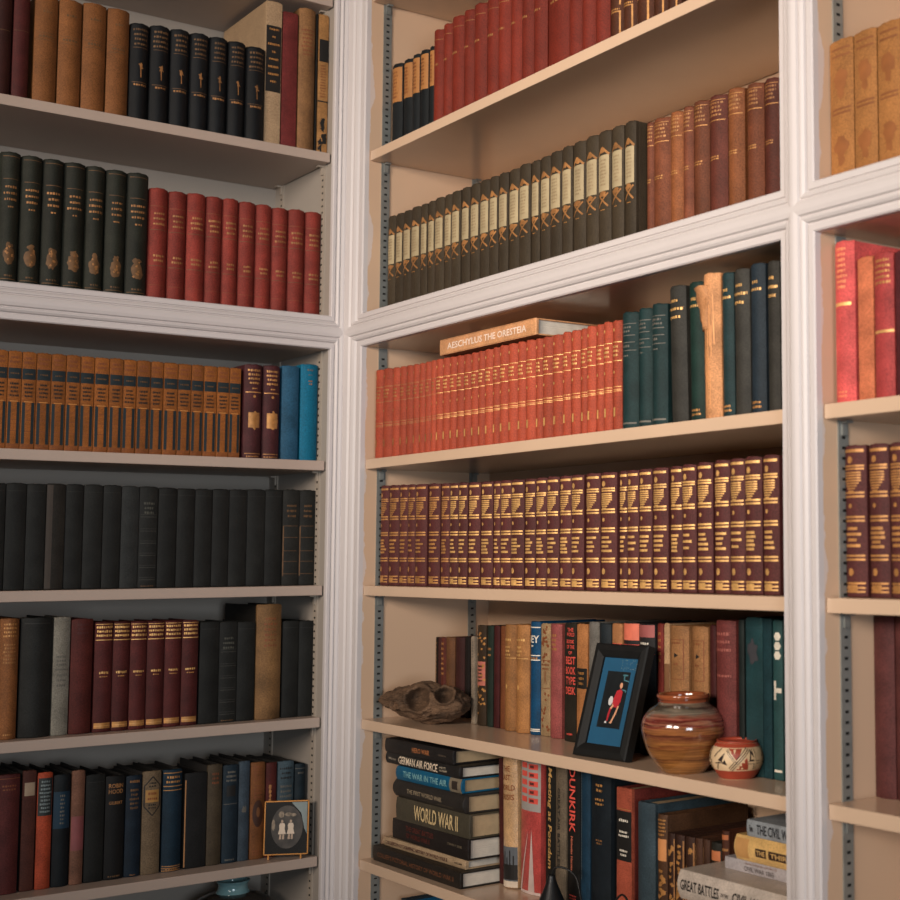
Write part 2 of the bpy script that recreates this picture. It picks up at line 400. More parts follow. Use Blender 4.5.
# ---- left case
kind('oxblood', 'oxblood cloth book', (52, 22, 17), GL, lambda B: B.rect(.1, .9, .6*B.h, .605*B.h, 'goldd'))
kind('crimson_old', 'dull crimson cloth book', (68, 26, 24), GL, bands(.63, c='goldd', w=.0008))
def d_tan(B):
    B.rect(.08, .92, .585*B.h, .59*B.h, 'goldd'); B.dashes(.60, .64, 1, 'goldd', .7); B.rect(.08, .92, .65*B.h, .654*B.h, 'goldd'); B.dashes(.8, .9, 1, 'goldd', .5)
kind('tan_cloth', 'tan-brown cloth volume', (112, 70, 36), GL, d_tan, var=.22, scale=25)
def d_navy(B):
    B.dashes(.76, .96, 4, 'goldd', .8); B.rect(.12, .88, .745*B.h, .75*B.h, 'goldd')
    z = .52*B.h; B.ell(.5, z+.006, .07, .006, 'gold', rag=.4); B.line(.5, z+.004, .52, z-.014, .0016, 'gold'); B.line(.4, z+.010, .62, z+.002, .0015, 'gold')
    B.dashes(.34, .38, 1, 'gold', .7); B.rect(.1, .9, .385*B.h, .39*B.h, 'goldd')
kind('navy_gilt', 'near-black navy volume with gilt figure', (18, 21, 24), 1.5, d_navy, bulge=.22)
def d_creaml(B):
    B.rect(.02, .98, .37*B.h, .83*B.h, 'ink', 'label')
    for i, (n, w) in enumerate(((1, .6), (1, .3), (1, .8), (1, .3), (1, .7), (1, .7), (1, .7), (1, .5))): B.dashes(.79-i*.052, .82-i*.052, n, 'goldb', w, lift=.0006)
kind('cream_label', 'tall cream book with long black label', (172, 144, 112), 1.7, d_creaml, bulge=.04, var=.08)
kind('red_plain_old', 'tall plain wine-red book', (98, 38, 36), GL, None, bulge=.06)
kind('brown_mottled', 'tall mottled brown book', (118, 84, 52), GL, lambda B: B.dashes(.66, .86, 7, 'brown', .85), var=.4, scale=22)
kind('black_slim', 'very slim tall black book', (26, 24, 20), 1)
def d_tanpat(B):
    B.rect(.1, 1, .66*B.h, .82*B.h, 'ink', 'label'); B.dashes(.40, .64, 12, 'brown', .6); B.rect(.0, 1, .37*B.h, .38*B.h, 'ink')
    for i in range(9): B.ell(B.rnd.uniform(.2, .8), B.rnd.uniform(.03, .3)*B.h, .2, .006, 'ink', rag=.5)
kind('tan_pattern', 'tall tan patterned book with black square', (150, 108, 64), GL, d_tanpat, bulge=.05)
def d_crest(B):
    h = B.h; B.dashes(.62, .76, 3, 'gold', .72); B.dashes(.575, .6, 1, 'gold', .35); B.rect(.12, .88, .795*h, .8*h, 'goldd')
    z = .22*h; B.ell(.5, z, .27, .015, 'goldd', rag=.16, n=18); B.ell(.5, z+.017, .17, .005, 'goldd', rag=.4)
    for q in range(7): B.ell(B.rnd.uniform(.33, .67), z+B.rnd.uniform(-.011, .016), .05, .002, 'gold', lift=.0006, rag=.5)

    B.rect(.08, .92, .045*h, .05*h, 'goldd'); B.dashes(.06, .085, 1, 'goldd', .5); B.rect(.08, .92, .965*h, .97*h, 'goldd')
kind('green_crest', 'dark green volume with gilt crest', (36, 38, 30), 1.8, d_crest, bulge=.24)
def d_redg(B):
    h = B.h; B.rect(.04, .96, .84*h, .845*h, 'brown'); B.dashes(.66, .80, 3, 'gold', .75); B.dashes(.34, .42, 2, 'gold', .65); B.rect(.04, .96, .63*h, .635*h, 'goldd'); B.rect(.04, .96, .31*h, .315*h, 'goldd'); B.rect(.04, .96, .015*h, .02*h, 'gold'); B.rect(.04, .96, .14*h, .143*h, 'brown')
kind('red_gilt', 'brick-red gilt-titled volume', (118, 44, 35), GL, d_redg, bulge=.2)
def d_column(B):
    h = B.h
    B.rect(.02, .98, .72*h, .83*h, (22, 34, 38), 'label'); B.dashes(.76, .79, 1, 'goldd', .7, lift=.0006); B.dashes(.53, .69, 4, 'ink', .7)
    B.rect(.06, .94, .845*h, .85*h, 'brown'); B.dashes(.87, .96, 2, 'brown', .8)
    for u0, u1 in ((.07, .28), (.73, .95)): B.rect(u0, u1, .065*h, .485*h, (22, 36, 40), 'label')
    B.rect(.2, .82, .488*h, .497*h, (186, 124, 62), 'label')
    for v in (.19, .30, .40): B.rect(.32, .72, v*h, (v+.006)*h, 'brown')
    for v in (.02, .035, .05): B.rect(.04, .96, v*h, (v+.006)*h, 'brown')
kind('column_tan', 'orange-tan volume with printed column', (142, 84, 36), 1.9, d_column, bulge=.045, var=.18)
def d_mpanel(B):
    h = B.h; B.dashes(.78, .96, 4, 'goldb', .75); B.rect(.05, .95, .70*h, .71*h, 'goldb'); B.ell(.5, .66*h, .08, .0025, 'goldb')
    B.ell(.55, .41*h, .32, .018, 'goldb', n=8, rag=.1); B.rect(.2, .85, .33*h, .49*h, 'goldb'); B.rect(.05, .95, .05*h, .06*h, 'gold'); B.dashes(.01, .04, 1, 'gold', .9); B.dashes(.73, .76, 1, 'goldb', .3)
kind('maroon_panel', 'maroon volume with gilt panel', (66, 30, 32), GL, d_mpanel, bulge=.18)
kind('blue_dull', 'dull steel-blue cloth book', (34, 74, 98), 2.2, None, bulge=.1)
def d_blueb(B): B.dashes(.92, .96, 1, 'white', .4); B.dashes(.88, .9, 1, 'white', .35); B.dashes(.78, .84, 2, 'gold', .25)
kind('blue_bright', 'bright teal-blue cloth book', (8, 94, 122), 2.3, d_blueb, bulge=.12, var=.12)
kind('black_cloth', 'plain black cloth volume', (27, 28, 26), 1.9, lambda B: B.rect(.05, .95, .93*B.h, .934*B.h, (40, 40, 36)), bulge=.088, var=.3)
kind('black_brown', 'black volume with browned left edge', (34, 31, 26), 1.9, lambda B: B.rect(.01, .32, .01*B.h, .99*B.h, (52, 42, 32), 'worn_edge'), bulge=.08)
kind('charcoal', 'charcoal-grey cloth volume', (38, 40, 39), 2.0, None, bulge=.088)
def d_rib(B):
    for v in (.08, .2, .32, .44, .56, .7): B.rect(.06, .94, v*B.h, v*B.h+.0007, (66, 66, 60)); B.rect(.06, .94, v*B.h+.004, v*B.h+.0045, (60, 60, 54))
    B.dashes(.72, .86, 3, (70, 70, 62), .7); B.dashes(.01, .03, 1, 'goldd', .8)
kind('black_ribbed', 'black volume with ruled compartments', (31, 32, 30), 1.9, d_rib, bulge=.088)
def d_bg(B):
    for v in (.12, .25, .36, .50, .62): B.rect(.03, .9, v*B.h, v*B.h+.0008, 'goldd')
    B.rect(.0, .06, .1*B.h, .62*B.h, 'goldd'); B.dashes(.70, .86, 3, 'goldd', .6)
kind('black_gilt', 'black volume with faint gilt rules', (33, 33, 30), 1.9, d_bg, bulge=.088)
kind('brown_gilt', 'brown book with crowded gilt lettering', (112, 70, 38), GL, lambda B: (B.dashes(.84, .97, 4, 'goldb', .8), B.dashes(.62, .8, 6, 'gold', .7), B.dashes(.03, .05, 1, 'goldb', .6)), bulge=.2)
kind('black_wide', 'very thick black cloth book', (30, 31, 29), 1.9, lambda B: B.rect(.08, .92, .95*B.h, .955*B.h, (46, 46, 42)), bulge=.16)
kind('grey_pale', 'pale grey cloth book', (106, 102, 92), GL, lambda B: (B.dashes(.58, .68, 3, 'grey', .7), B.rect(.1, .95, .55*B.h, .56*B.h, 'grey'), B.dashes(.40, .53, 3, 'grey', .7)), bulge=.1)
kind('red_plain', 'plain dark red cloth book', (74, 29, 24), GL, lambda B: B.dashes(.86, .97, 3, (66, 24, 20), .6), bulge=.12)
def d_works(B):
    h = B.h; B.dashes(.86, .975, 3, 'goldb', .92, jag=.1); B.rect(.02, .98, .835*h, .843*h, 'goldb'); B.dashes(.52, .56, 1, 'goldb', .7); B.dashes(.495, .515, 1, 'gold', .5); B.rect(.04, .96, .035*h, .085*h, 'gold'); B.rect(.04, .96, .055*h, .06*h, 'goldb', lift=.0005); B.rect(.02, .98, .98*h, .985*h, 'goldb')
kind('maroon_works', 'maroon volume with bright gilt head', (68, 26, 24), GL, d_works, bulge=.13)
kind('brown_tall', 'tall thick mottled brown leather book', (112, 82, 50), GL, lambda B: (B.dashes(.62, .9, 6, 'brown', .6)), bulge=.2, var=.45, scale=18, cover_rgb=(24, 22, 19))
kind('maroon_worn', 'worn maroon cloth book at the left edge', (78, 34, 32), GL, lambda B: (B.rect(0, 1, .965*B.h, .97*B.h, 'brown'), B.dashes(.86, .92, 2, 'brown', .8)), bulge=.12)
kind('brown_paper', 'red-brown book with small paper label', (72, 38, 30), GL, lambda B: B.rect(.12, .9, .79*B.h, .9*B.h, (150, 130, 108), 'label'), bulge=.08)
def d_oj(B):
    B.rect(.02, .98, .63*B.h, .955*B.h, (40, 46, 46), 'label')
    B.dashes(.65, .94, 9, (120, 132, 132), .8, 'label', lift=.0006)
kind('orange_jacket', 'orange-red book with black and white band', (150, 62, 38), 2.6, d_oj, bulge=.14)
kind('black_blue', 'black book with broad blue band', (22, 28, 32), 1.6, lambda B: (B.rect(0, 1, .52*B.h, .85*B.h, (12, 44, 62), 'label'), B.dashes(.55, .83, 8, 'grey', .3, lift=.0005)), bulge=.14)
kind('tan_rose', 'slim tan book faded to rose', (122, 84, 66), 1.9, lambda B: B.rect(.0, 1, .3*B.h, .6*B.h, (130, 72, 72), 'faded_patch'), bulge=.12)
def d_robin(B):
    B.text('ROBIN', .905, .0072, 'gold', .74); B.text('HOOD', .85, .0072, 'gold', .74); B.text('GILBERT', .74, .005, 'gold', .7); B.dashes(.02, .045, 1, 'goldd', .8)
kind('robin_hood', 'black book lettered ROBIN HOOD', (22, 22, 22), 1.7, d_robin, bulge=.1)
kind('navy_gilt_top', 'navy book with gilt ornament at head', (20, 33, 45), 2.0, lambda B: (B.dashes(.92, .97, 1, 'gold', .7), B.dashes(.66, .88, 5, 'goldd', .6), B.dashes(.01, .03, 1, 'gold', .5)), bulge=.12)
def d_diam(B):
    h = B.h; zc = .76*h; zs = [(.5, .95*h), (.93, .86*h), (.93, .66*h), (.5, .57*h), (.07, .66*h), (.07, .86*h)]
    for a, b in zip(zs, zs[1:]+zs[:1]): B.line(a[0], a[1], b[0], b[1], .0018, 'ink')
    B.rect(.13, .87, .70*h, .82*h, (168, 124, 66), 'label'); B.dashes(.84, .90, 2, 'ink', .5); B.dashes(.63, .69, 2, 'ink', .5); B.dashes(.71, .81, 2, 'brown', .6, lift=.0006)
kind('tan_diamond', 'pale tan book with black diamond emblem', (112, 94, 72), 2.2, d_diam, bulge=.1)
kind('blue_bands', 'royal blue book with gilt bands', (20, 42, 56), 2.0, lambda B: (B.dashes(.86, .95, 2, 'goldb', .8), bands(.97, .84, .8, .055, .035, .012, c='goldb', w=.0014)(B), B.dashes(.01, .05, 1, 'gold', .8)), bulge=.16)
kind('black_soft', 'plain black book with cream-edged board', (28, 28, 28), 1.7, lambda B: B.rect(0, .05, .02*B.h, .93*B.h, (168, 120, 74), 'worn_edge'), bulge=.06)
kind('olive_brown', 'olive-brown cloth book', (66, 56, 42), GL, lambda B: B.dashes(.8, .93, 3, 'brown', .5), bulge=.1)
kind('blue_crest', 'dark blue book with small black crest', (28, 42, 52), 2.1, lambda B: (B.rect(.2, .8, .68*B.h, .79*B.h, 'ink', 'label'), B.dashes(.82, .95, 3, 'grey', .7), B.rect(.05, .95, .60*B.h, .605*B.h, 'grey'), B.dashes(.02, .05, 1, 'grey', .7)), bulge=.1)
kind('slate_slim', 'slim slate-blue book', (54, 66, 76), 2.1, lambda B: B.ell(.5, .52*B.h, .2, .006, 'grey', rag=.5), bulge=.1)
def d_port(B):
    B.ell(.5, .47*B.h, .38, .024, (60, 34, 22), 'label', n=18); B.ell(.5, .485*B.h, .13, .009, (110, 70, 40), 'label', lift=.0005); B.dashes(.80, .97, 5, 'brown', .75); B.dashes(.62, .78, 4, 'brown', .7); B.dashes(.04, .1, 2, 'brown', .8)
kind('portrait_tan', 'tan book with dark oval portrait', (126, 78, 42), 2.1, d_port, bulge=.1)
kind('red_dots', 'dark red book with gilt florets', (76, 30, 26), 2.0, lambda B: [B.ell(.35, v*B.h, .12, .004, 'gold', rag=.4) for v in (.55, .6, .65, .7, .75)], bulge=.1)
kind('pale_blue', 'pale blue-grey book with dark lettering', (64, 80, 88), 2.1, lambda B: (B.dashes(.8, .95, 3, 'ink', .8), B.dashes(.5, .76, 5, 'grey', .8)), bulge=.1)
kind('teal_dark', 'dark teal-blue book', (26, 40, 48), 2.1, lambda B: (B.dashes(.88, .92, 1, 'grey', .7), bands(.95, c='grey', w=.0008)(B)), bulge=.16)
# ---- right case
kind('navy_tan', 'navy half-bound volume with tan label', (27, 33, 36), 1.2, lambda B: (B.rect(.03, .97, .56*B.h, .955*B.h, (160, 108, 58), 'label'), B.dashes(.6, .92, 8, 'brown', .5, lift=.0006)), bulge=.14)
kind('red_cloth', 'brick-red cloth volume', (152, 54, 36), 1.05, lambda B: (B.rect(.05, .95, .9*B.h, .904*B.h, 'goldd'), B.dashes(.64, .68, 1, 'goldd', .5)), bulge=.22, var=.16)
def d_orn(B):
    for v0, v1 in ((.04, .3), (.36, .6), (.66, .94)):
        for u in (.12, .8): B.rect(u, u+.07, v0*B.h, v1*B.h, 'gold')
        B.rect(.12, .87, v1*B.h, v1*B.h+.002, 'gold'); B.dashes(v1+.012, v1+.04, 1, 'gold', .8)
kind('ornate_brown', 'brown volume with ornate gilt panels', (96, 52, 30), 1.05, d_orn, bulge=.2)
def d_olive(B):
    h = B.h; B.rect(.04, .9, .50*h, .80*h, (160, 144, 112), 'label'); B.dashes(.54, .77, 8, (140, 120, 90), .5, lift=.0005)
    B.line(.06, .80*h, .47, .865*h, .0035, 'goldd'); B.line(.9, .80*h, .47, .865*h, .0035, 'goldd'); B.ell(.47, .835*h, .2, .004, 'goldd', rag=.3)
    z = .43*h; B.line(.12, z+.009, .85, z-.011, .0028, 'goldd'); B.line(.85, z+.009, .12, z-.011, .0028, 'goldd'); B.ell(.48, z+.008, .28, .004, 'goldd', rag=.3)
    B.dashes(.335, .352, 1, 'gold', .35)
kind('olive_label', 'olive-brown volume with tall cream label', (64, 54, 40), 1.0, d_olive, bulge=.1, var=.14)
def d_rust(B):
    h = B.h; B.dashes(.83, .955, 4, 'goldd', .8); B.rect(.05, .95, .80*h, .806*h, 'gold'); B.dashes(.49, .53, 2, 'gold', .55, jag=.1); B.rect(.05, .95, .96*h, .964*h, 'gold')
kind('rust_a', 'rust-brown leather-look volume', (146, 82, 56), 1.0, d_rust, bulge=.2)
kind('rust_b', 'russet-brown volume', (136, 76, 48), 1.0, d_rust, bulge=.2)
kind('rust_c', 'light rust-orange volume', (158, 94, 54), 1.0, d_rust, bulge=.2)
kind('rust_d', 'dark plum-brown volume', (112, 56, 42), 1.0, d_rust, bulge=.2)
def d_verm(B):
    h = B.h; c = 'goldd' if B.idx < 9 else 'goldb'
    B.ell(.42, .915*h, .1, .0024, c); B.rect(.02, .98, .80*h, .806*h, c); B.dashes(.665, .78, 3, c, .62, jag=.15); B.rect(.02, .98, .63*h, .636*h, c)
    B.ell(.42, .53*h, .1, .0022, c)
    for v in (.395, .37, .355): B.rect(.02, .98, v*h, v*h+.0008, c)
    B.rect(.38, .58, .13*h, .21*h, c, 'title')
kind('vermilion', 'orange-red gilt-tooled volume', (184, 80, 54), 1.0, d_verm, bulge=.2, var=.12)
def d_teal(B):
    h = B.h; B.rect(.06, .94, .9*h, .906*h, 'grey'); B.rect(.06, .94, .67*h, .676*h, 'grey')
    for v in (.80, .74): B.rect(.1, .9, v*h, v*h+.001, 'grey')
    B.dashes(.82, .89, 2, 'grey', .7); B.dashes(.69, .73, 1, 'grey', .5); B.dashes(.615, .64, 1, 'grey', .3); B.rect(.05, .95, .04*h, .055*h, 'grey')
kind('teal_gilt', 'dark teal volume with dull tooled label', (34, 66, 66), 1.0, d_teal, bulge=.2)
def d_cg(B): B.dashes(.86, .92, 1, 'goldb', .4, jag=0); B.dashes(.80, .86, 1, 'goldb', .85, jag=0); B.dashes(.74, .80, 1, 'goldb', .6, jag=0)
def d_cg2(B): B.dashes(.855, .9, 1, 'goldb', .35, jag=0); B.dashes(.81, .845, 1, 'goldb', .75, jag=0); B.dashes(.03, .09, 2, 'gold', .7)
kind('charcoal_gold', 'charcoal book with gold title', (64, 62, 56), 1.0, d_cg, bulge=.16)
kind('green_gold', 'bottle-green book with gold title', (32, 62, 54), 1.0, d_cg2, bulge=.16)
def d_torn(B):
    for i in range(14):
        u = B.rnd.uniform(.1, .85); z0 = B.rnd.uniform(.02, .6)*B.h; B.line(u, z0, u+B.rnd.uniform(-.08, .08), z0+B.rnd.uniform(.03, .07), .0012, (214, 150, 96), 'torn_strip')
kind('torn_tan', 'tattered tan book with peeling paper spine', (206, 146, 98), 1.0, d_torn, bulge=.3, var=.3, scale=30)
kind('teal_gold', 'slim dark teal book with gold title', (38, 66, 68), 1.0, d_cg2, bulge=.16)
kind('navy_gold', 'navy book with gold title', (44, 58, 68), 1.0, d_cg2, bulge=.16)
def d_set(B):
    h = B.h; lo = B.idx < 7; c = 'gold' if lo else 'goldb'; r = B.rnd
    B.rect(.06, .94, .955*h, .975*h, c)
    B.ell(.42, .905*h, .13, .0042, c)
    for v in (.858, .838): B.rect(.03, .95, v*h, v*h+.0022, c)
    for i in range(8):
        w = (.8 if i < 4 else .8-.13*(i-3)); z = (.825-i*.0175)*h; B.rect(.45-w/2, .45+w/2, z-.0019, z, c)
    for v in (.680, .655): B.rect(.03, .95, v*h, v*h+.0024, c)
    B.ell(.42, .60*h, .09, .0028, c)
    for v in (.52, .495): B.rect(.03, .95, v*h, v*h+.0024, c)
    n = r.choice((3, 4, 4, 5)); sp = .15/n
    for i in range(n):
        w = r.uniform(.45, .8); z = (.46-i*sp)*h; B.rect(.46-w/2, .46+w/2, z-.0034, z, c, 'title')
    for v in (.265, .24): B.rect(.03, .95, v*h, v*h+.0024, c)
    B.ell(.42, .165*h, .13, .0046, c)
    for v in (.085, .055, .03): B.rect(.03, .95, v*h, v*h+.0022, c)
    B.rect(.2, .7, .04*h, .08*h, c)
kind('maroon_set', 'maroon volume banded in bright gilt', (88, 44, 42), 1.0, d_set, bulge=.15, var=.12)
kind('black_dots', 'slim black book with gilt dots', (42, 30, 22), 1.0, lambda B: B.dashes(.4, .95, 10, 'goldd', .6), bulge=.1)
kind('red_small_gilt', 'small maroon book with gilt stripes', (96, 40, 28), 1.0, lambda B: B.dashes(.5, .95, 7, 'gold', .6), bulge=.2)
kind('brown_small', 'small brown book', (112, 72, 42), 1.0, None, bulge=.2)
kind('maroon_small', 'small dark maroon book', (74, 34, 30), 1.0, None, bulge=.16)
kind('black_small', 'small black book', (32, 26, 24), 1.0, None, bulge=.1)
kind('white_slim', 'slim cream booklet leaning left', (178, 160, 138), 1.0, lambda B: B.dashes(.75, .95, 6, 'grey', .6), bulge=.04)
def d_pp(B):
    for i in range(30): B.ell(B.rnd.uniform(.1, .9), B.rnd.uniform(.02, .95)*B.h, .1, .002, 'gold', rag=.4)
    B.rect(.1, .95, .40*B.h, .64*B.h, (180, 104, 88), 'label'); B.dashes(.43, .61, 5, 'ink', .5, lift=.0006)
kind('pattern_pink', 'black patterned book with pink label', (58, 44, 30), 1.0, d_pp, bulge=.1)
kind('dark_green', 'dark green cloth book', (34, 46, 38), 1.0, lambda B: B.dashes(.68, .8, 2, 'goldd', .6), bulge=.1)
kind('dark_red', 'slim dark red book', (74, 28, 28), 1.0, None, bulge=.1)
kind('rust_slim', 'slim rust book with brown figures', (140, 82, 48), 1.0, lambda B: B.dashes(.75, .97, 6, 'brown', .7), bulge=.1)
kind('tan_gilt', 'golden-tan volume with gilt lettering', (178, 122, 70), 1.0, lambda B: (B.dashes(.84, .88, 1, 'goldb', .7), B.dashes(.70, .81, 3, 'goldb', .45), B.rect(.05, .95, .685*B.h, .69*B.h, 'goldb'), B.ell(.5, .42*B.h, .06, .004, 'goldb')), bulge=.22)
def d_ne(B):
    h = B.h; B.text('NEY', .845, .012, 'white', .9); B.dashes(.77, .8, 1, 'white', .3); bands(.95, .70, .66, .05, .035, c='white', w=.0016)(B); B.dashes(.655, .695, 1, 'gold', .8)
kind('blue_ne', 'royal blue book with pale capitals', (10, 68, 104), 1.15, d_ne, bulge=.16)
def d_cp(B):
    for i in range(60):
        v = B.rnd.uniform(.02, .98)
        if .44 < v < .66: continue
        B.ell(B.rnd.uniform(.12, .88), v*B.h, .09, .0022, 'brown', rag=.5)
    for v in (.42, .67): B.rect(0, 1, v*B.h, v*B.h+.001, 'brown')
    B.dashes(.58, .65, 2, 'brown', .8); B.line(.4, .46*B.h, .6, .58*B.h, .0012, 'brown'); B.line(.65, .46*B.h, .4, .58*B.h, .0012, 'brown')
kind('cream_pattern', 'cream book with brown patterned jacket', (202, 168, 124), 1.0, d_cp, bulge=.06)
kind('pink_rose', 'dusty pink cloth book', (176, 92, 88), 1.0, lambda B: (B.dashes(.76, .92, 4, 'gold', .45)), bulge=.12)
def d_best(B):
    for t, v, hh, wf in (('THE', .945, .006, .5), ('WORLD', .905, .006, .62), ('BOOK', .845, .006, .62), ('OF THE', .80, .006, .62), ('OF', .75, .005, .3)): B.text(t, v, hh, 'red', wf, uc=.56)
    for t, v in (('BEST', .685), ('BOOK', .60), ('TYPE', .515), ('DESK', .43)): B.text(t, v, .012, 'red', .78, uc=.56)
    B.dashes(.05, .08, 1, 'red', .6)
kind('best_tye', 'black book with stacked red capitals', (42, 38, 30), 1.0, d_best, bulge=.06)
kind('tan_blacklabel', 'tan book with black title square', (188, 126, 76), 1.0, lambda B: (B.rect(.03, .97, .46*B.h, .63*B.h, 'ink', 'label'), B.dashes(.48, .61, 3, 'gold', .6, lift=.0006)), bulge=.08)
kind('grey_cloth', 'mid-grey cloth book', (134, 130, 122), 1.0, None, bulge=.08)
kind('midnight', 'midnight-blue book with pale rule', (34, 42, 46), 1.0, lambda B: B.dashes(.80, .84, 1, 'grey', .8), bulge=.12)
kind('tan_slim', 'slim tan book with red rule', (190, 130, 84), 1.0, lambda B: bands(.84, c='red', w=.001)(B), bulge=.08)
kind('coral_black', 'coral and black book', (40, 38, 38), 1.0, lambda B: (B.rect(0, 1, .865*B.h, .995*B.h, (206, 108, 84), 'label'), bands(.83, c='red', w=.0012)(B), B.dashes(.76, .80, 1, 'grey', .5)), bulge=.12)
kind('mauve_black', 'dusty mauve and black book', (40, 38, 38), 1.0, lambda B: (B.rect(0, 1, .90*B.h, .995*B.h, (152, 84, 80), 'label'), B.dashes(.80, .87, 2, 'white', .6), bands(.77, c='red', w=.001)(B)), bulge=.12)
kind('red_lines', 'slim red book with gilt rules', (142, 54, 44), 1.0, lambda B: B.dashes(.7, .95, 5, 'gold', .5), bulge=.1)
kind('cream_slim', 'slim cream and brown book', (198, 160, 120), 1.0, lambda B: B.rect(0, 1, .0, .7*B.h, (120, 84, 56), 'label'), bulge=.06)
def d_box(B):
    h = B.h
    for u in (.14, .82): B.rect(u, u+.035, .60*h, .90*h, 'brown')
    for v in (.60, .895): B.rect(.14, .855, v*h, v*h+.001, 'brown')
    B.dashes(.86, .885, 1, 'brown', .5); B.ell(.5, .78*h, .13, .004, 'ink', n=3); B.dashes(.70, .73, 1, 'brown', .3)
kind('tan_box', 'tan book with boxed brown title', (176, 124, 78), 1.0, d_box, bulge=.12)
kind('maroon_slim', 'slim deep maroon book', (82, 34, 34), 1.0, None, bulge=.1)
kind('maroon_about', 'large maroon book with faint title', (122, 58, 54), 1.0, lambda B: (B.dashes(.78, .94, 3, (150, 84, 74), .75), B.dashes(.62, .65, 1, (150, 84, 74), .8)), bulge=.14)
kind('black_green', 'slim black-green book', (30, 40, 38), 1.0, None, bulge=.1)
kind('teal_wide', 'thick teal jacketed book', (38, 74, 78), 1.0, lambda B: (B.rect(0, 1, .93*B.h, .935*B.h, (30, 60, 66)), B.ell(.45, .78*B.h, .3, .016, (58, 58, 62), 'label', rag=.3)), bulge=.04, spec=.5, rough=.35)
kind('teal_deep', 'deep teal jacketed book', (30, 62, 68), 1.0, None, bulge=.04)
kind('teal_white', 'teal book with white letters beside post', (40, 86, 86), 1.0, lambda B: ([B.ell(.5, v*B.h, .38, .006, 'white', 'title', n=6) for v in (.9, .84, .78)], B.rect(.1, .35, .5*B.h, .62*B.h, 'white', 'title'), B.rect(.3, .9, .545*B.h, .575*B.h, 'white', 'title'), B.rect(.1, .9, .05*B.h, .065*B.h, 'white', 'title')), bulge=.06, spec=.5)
kind('maroon_lean', 'slim maroon book leaning on the stack', (84, 36, 34), 1.0, None, bulge=.06)
def d_crisis(B):
    for t, v, wf in (('THE', .875, .45), ('LAST', .81, .5), ('WORLD', .735, .85), ('CRISIS', .665, .8)): B.text(t, v, .009, 'brown', wf)
    B.rect(0, 1, .01*B.h, .30*B.h, (88, 92, 96), 'picture_band'); B.rect(0, 1, .06*B.h, .17*B.h, 'ink', 'picture_band', lift=.0005)
    for i in range(6): B.rect(.08+i*.15, .13+i*.15, .15*B.h, B.rnd.uniform(.2, .28)*B.h, 'ink', 'picture_band', lift=.0006)
    B.rect(0, 1, .005*B.h, .05*B.h, (206, 190, 170), 'label', lift=.0006)
kind('cream_crisis', 'cream jacket lettered WORLD CRISIS above dark skyline', (196, 156, 112), 1.0, d_crisis, bulge=.14, spec=.6, rough=.3)
def d_redj(B):
    h = B.h; B.rect(0, 1, .60*h, 1*h, (150, 144, 138), 'label')
    for i in range(5):
        B.rect(.08, .42, (.91-i*.062)*h, (.95-i*.062)*h, 'red', 'title', lift=.0005)
        B.rect(.5, .9, (.905-i*.062)*h, (.945-i*.062)*h, 'red', 'title', lift=.0005)
        B.rect(.56, .74, (.915-i*.062)*h, (.935-i*.062)*h, (92, 40, 36), 'title', lift=.0007)
    b = B.mb('white_ray', deco((196, 176, 168)))
    for (u0, u1, ut) in ((.5, .78, .64), (-.0, .12, .5)):
        P = []
        for k in range(7):
            q = k/6; a = u0+(ut-u0)*q; e = u1+(ut-u1)*q; P.append([B.wrap((a-.5)*B.t, (.02+.45*q)*h, .0005), B.wrap((e-.5)*B.t, (.02+.45*q)*h, .0005)])
        b.grid(P)
    B.rect(0, 1, 0, .02*h, (196, 176, 168), 'label')
kind('red_jacket', 'red jacketed book with white rays', (214, 88, 82), 1.0, d_redj, bulge=.08, spec=.6, rough=.3)
kind('potsdam', 'black book lettered Meeting at Potsdam', (34, 32, 28), 1.0, lambda B: B.text('Meeting at Potsdam', .575, .0125, 'goldb', ori='d', length=.155, shear=.25), bulge=.08)
kind('grey_air', 'grey-brown book with dark vertical title', (112, 98, 80), 1.0, lambda B: B.text('GREAT AIR BATTLES', .53, .007, 'ink', ori='d', length=.12), bulge=.1)
kind('dunkirk', 'black book lettered DUNKIRK in red', (30, 28, 26), 1.0, lambda B: (B.text('DUNKIRK', .735, .0165, (222, 86, 72), ori='d', length=.098, uc=.45), B.text('Nicholas Harman', .36, .006, (196, 110, 84), ori='d', length=.055, uc=.45), B.dashes(.05, .09, 2, 'red', .6)), bulge=.08)
kind('blue_vertical', 'deep blue book with faint vertical lettering', (22, 54, 74), 1.0, lambda B: [B.ell(.25, v*.01*B.h, .06, .0014, (96, 104, 104), 'title') for v in range(22, 98, 2)], bulge=.1)
kind('navy_gold_small', 'thick navy book with small gold title', (24, 32, 38), 1.0, lambda B: (B.dashes(.83, .90, 2, 'gold', .4), B.dashes(.74, .80, 2, 'gold', .45), B.dashes(.48, .52, 2, 'goldd', .35)), bulge=.08)
def d_or(B):
    h = B.h; B.rect(0, 1, .46*h, .83*h, 'ink', 'label'); B.dashes(.74, .78, 1, 'white', .65, lift=.0006); B.dashes(.63, .69, 2, 'white', .7, lift=.0006); B.dashes(.49, .55, 2, 'white', .55, lift=.0006); B.rect(.02, .98, .84*h, .845*h, 'gold')
kind('orange_label', 'coral-orange book with black title panel', (186, 92, 68), 1.05, d_or, bulge=.04, cover_rgb=(100, 40, 34))
kind('slate_blue', 'large worn slate-blue cloth book', (56, 72, 80), 1.0, None, bulge=.1, var=.35, scale=18)
def d_bo(B):
    h = B.h; B.rect(.05, .95, .62*h, .80*h, (196, 132, 80), 'label'); B.dashes(.82, .97, 5, 'gold', .9)
    for i in range(18): B.ell(B.rnd.uniform(.2, .8), B.rnd.uniform(.05, .55)*h, .16, .003, 'gold', rag=.5)
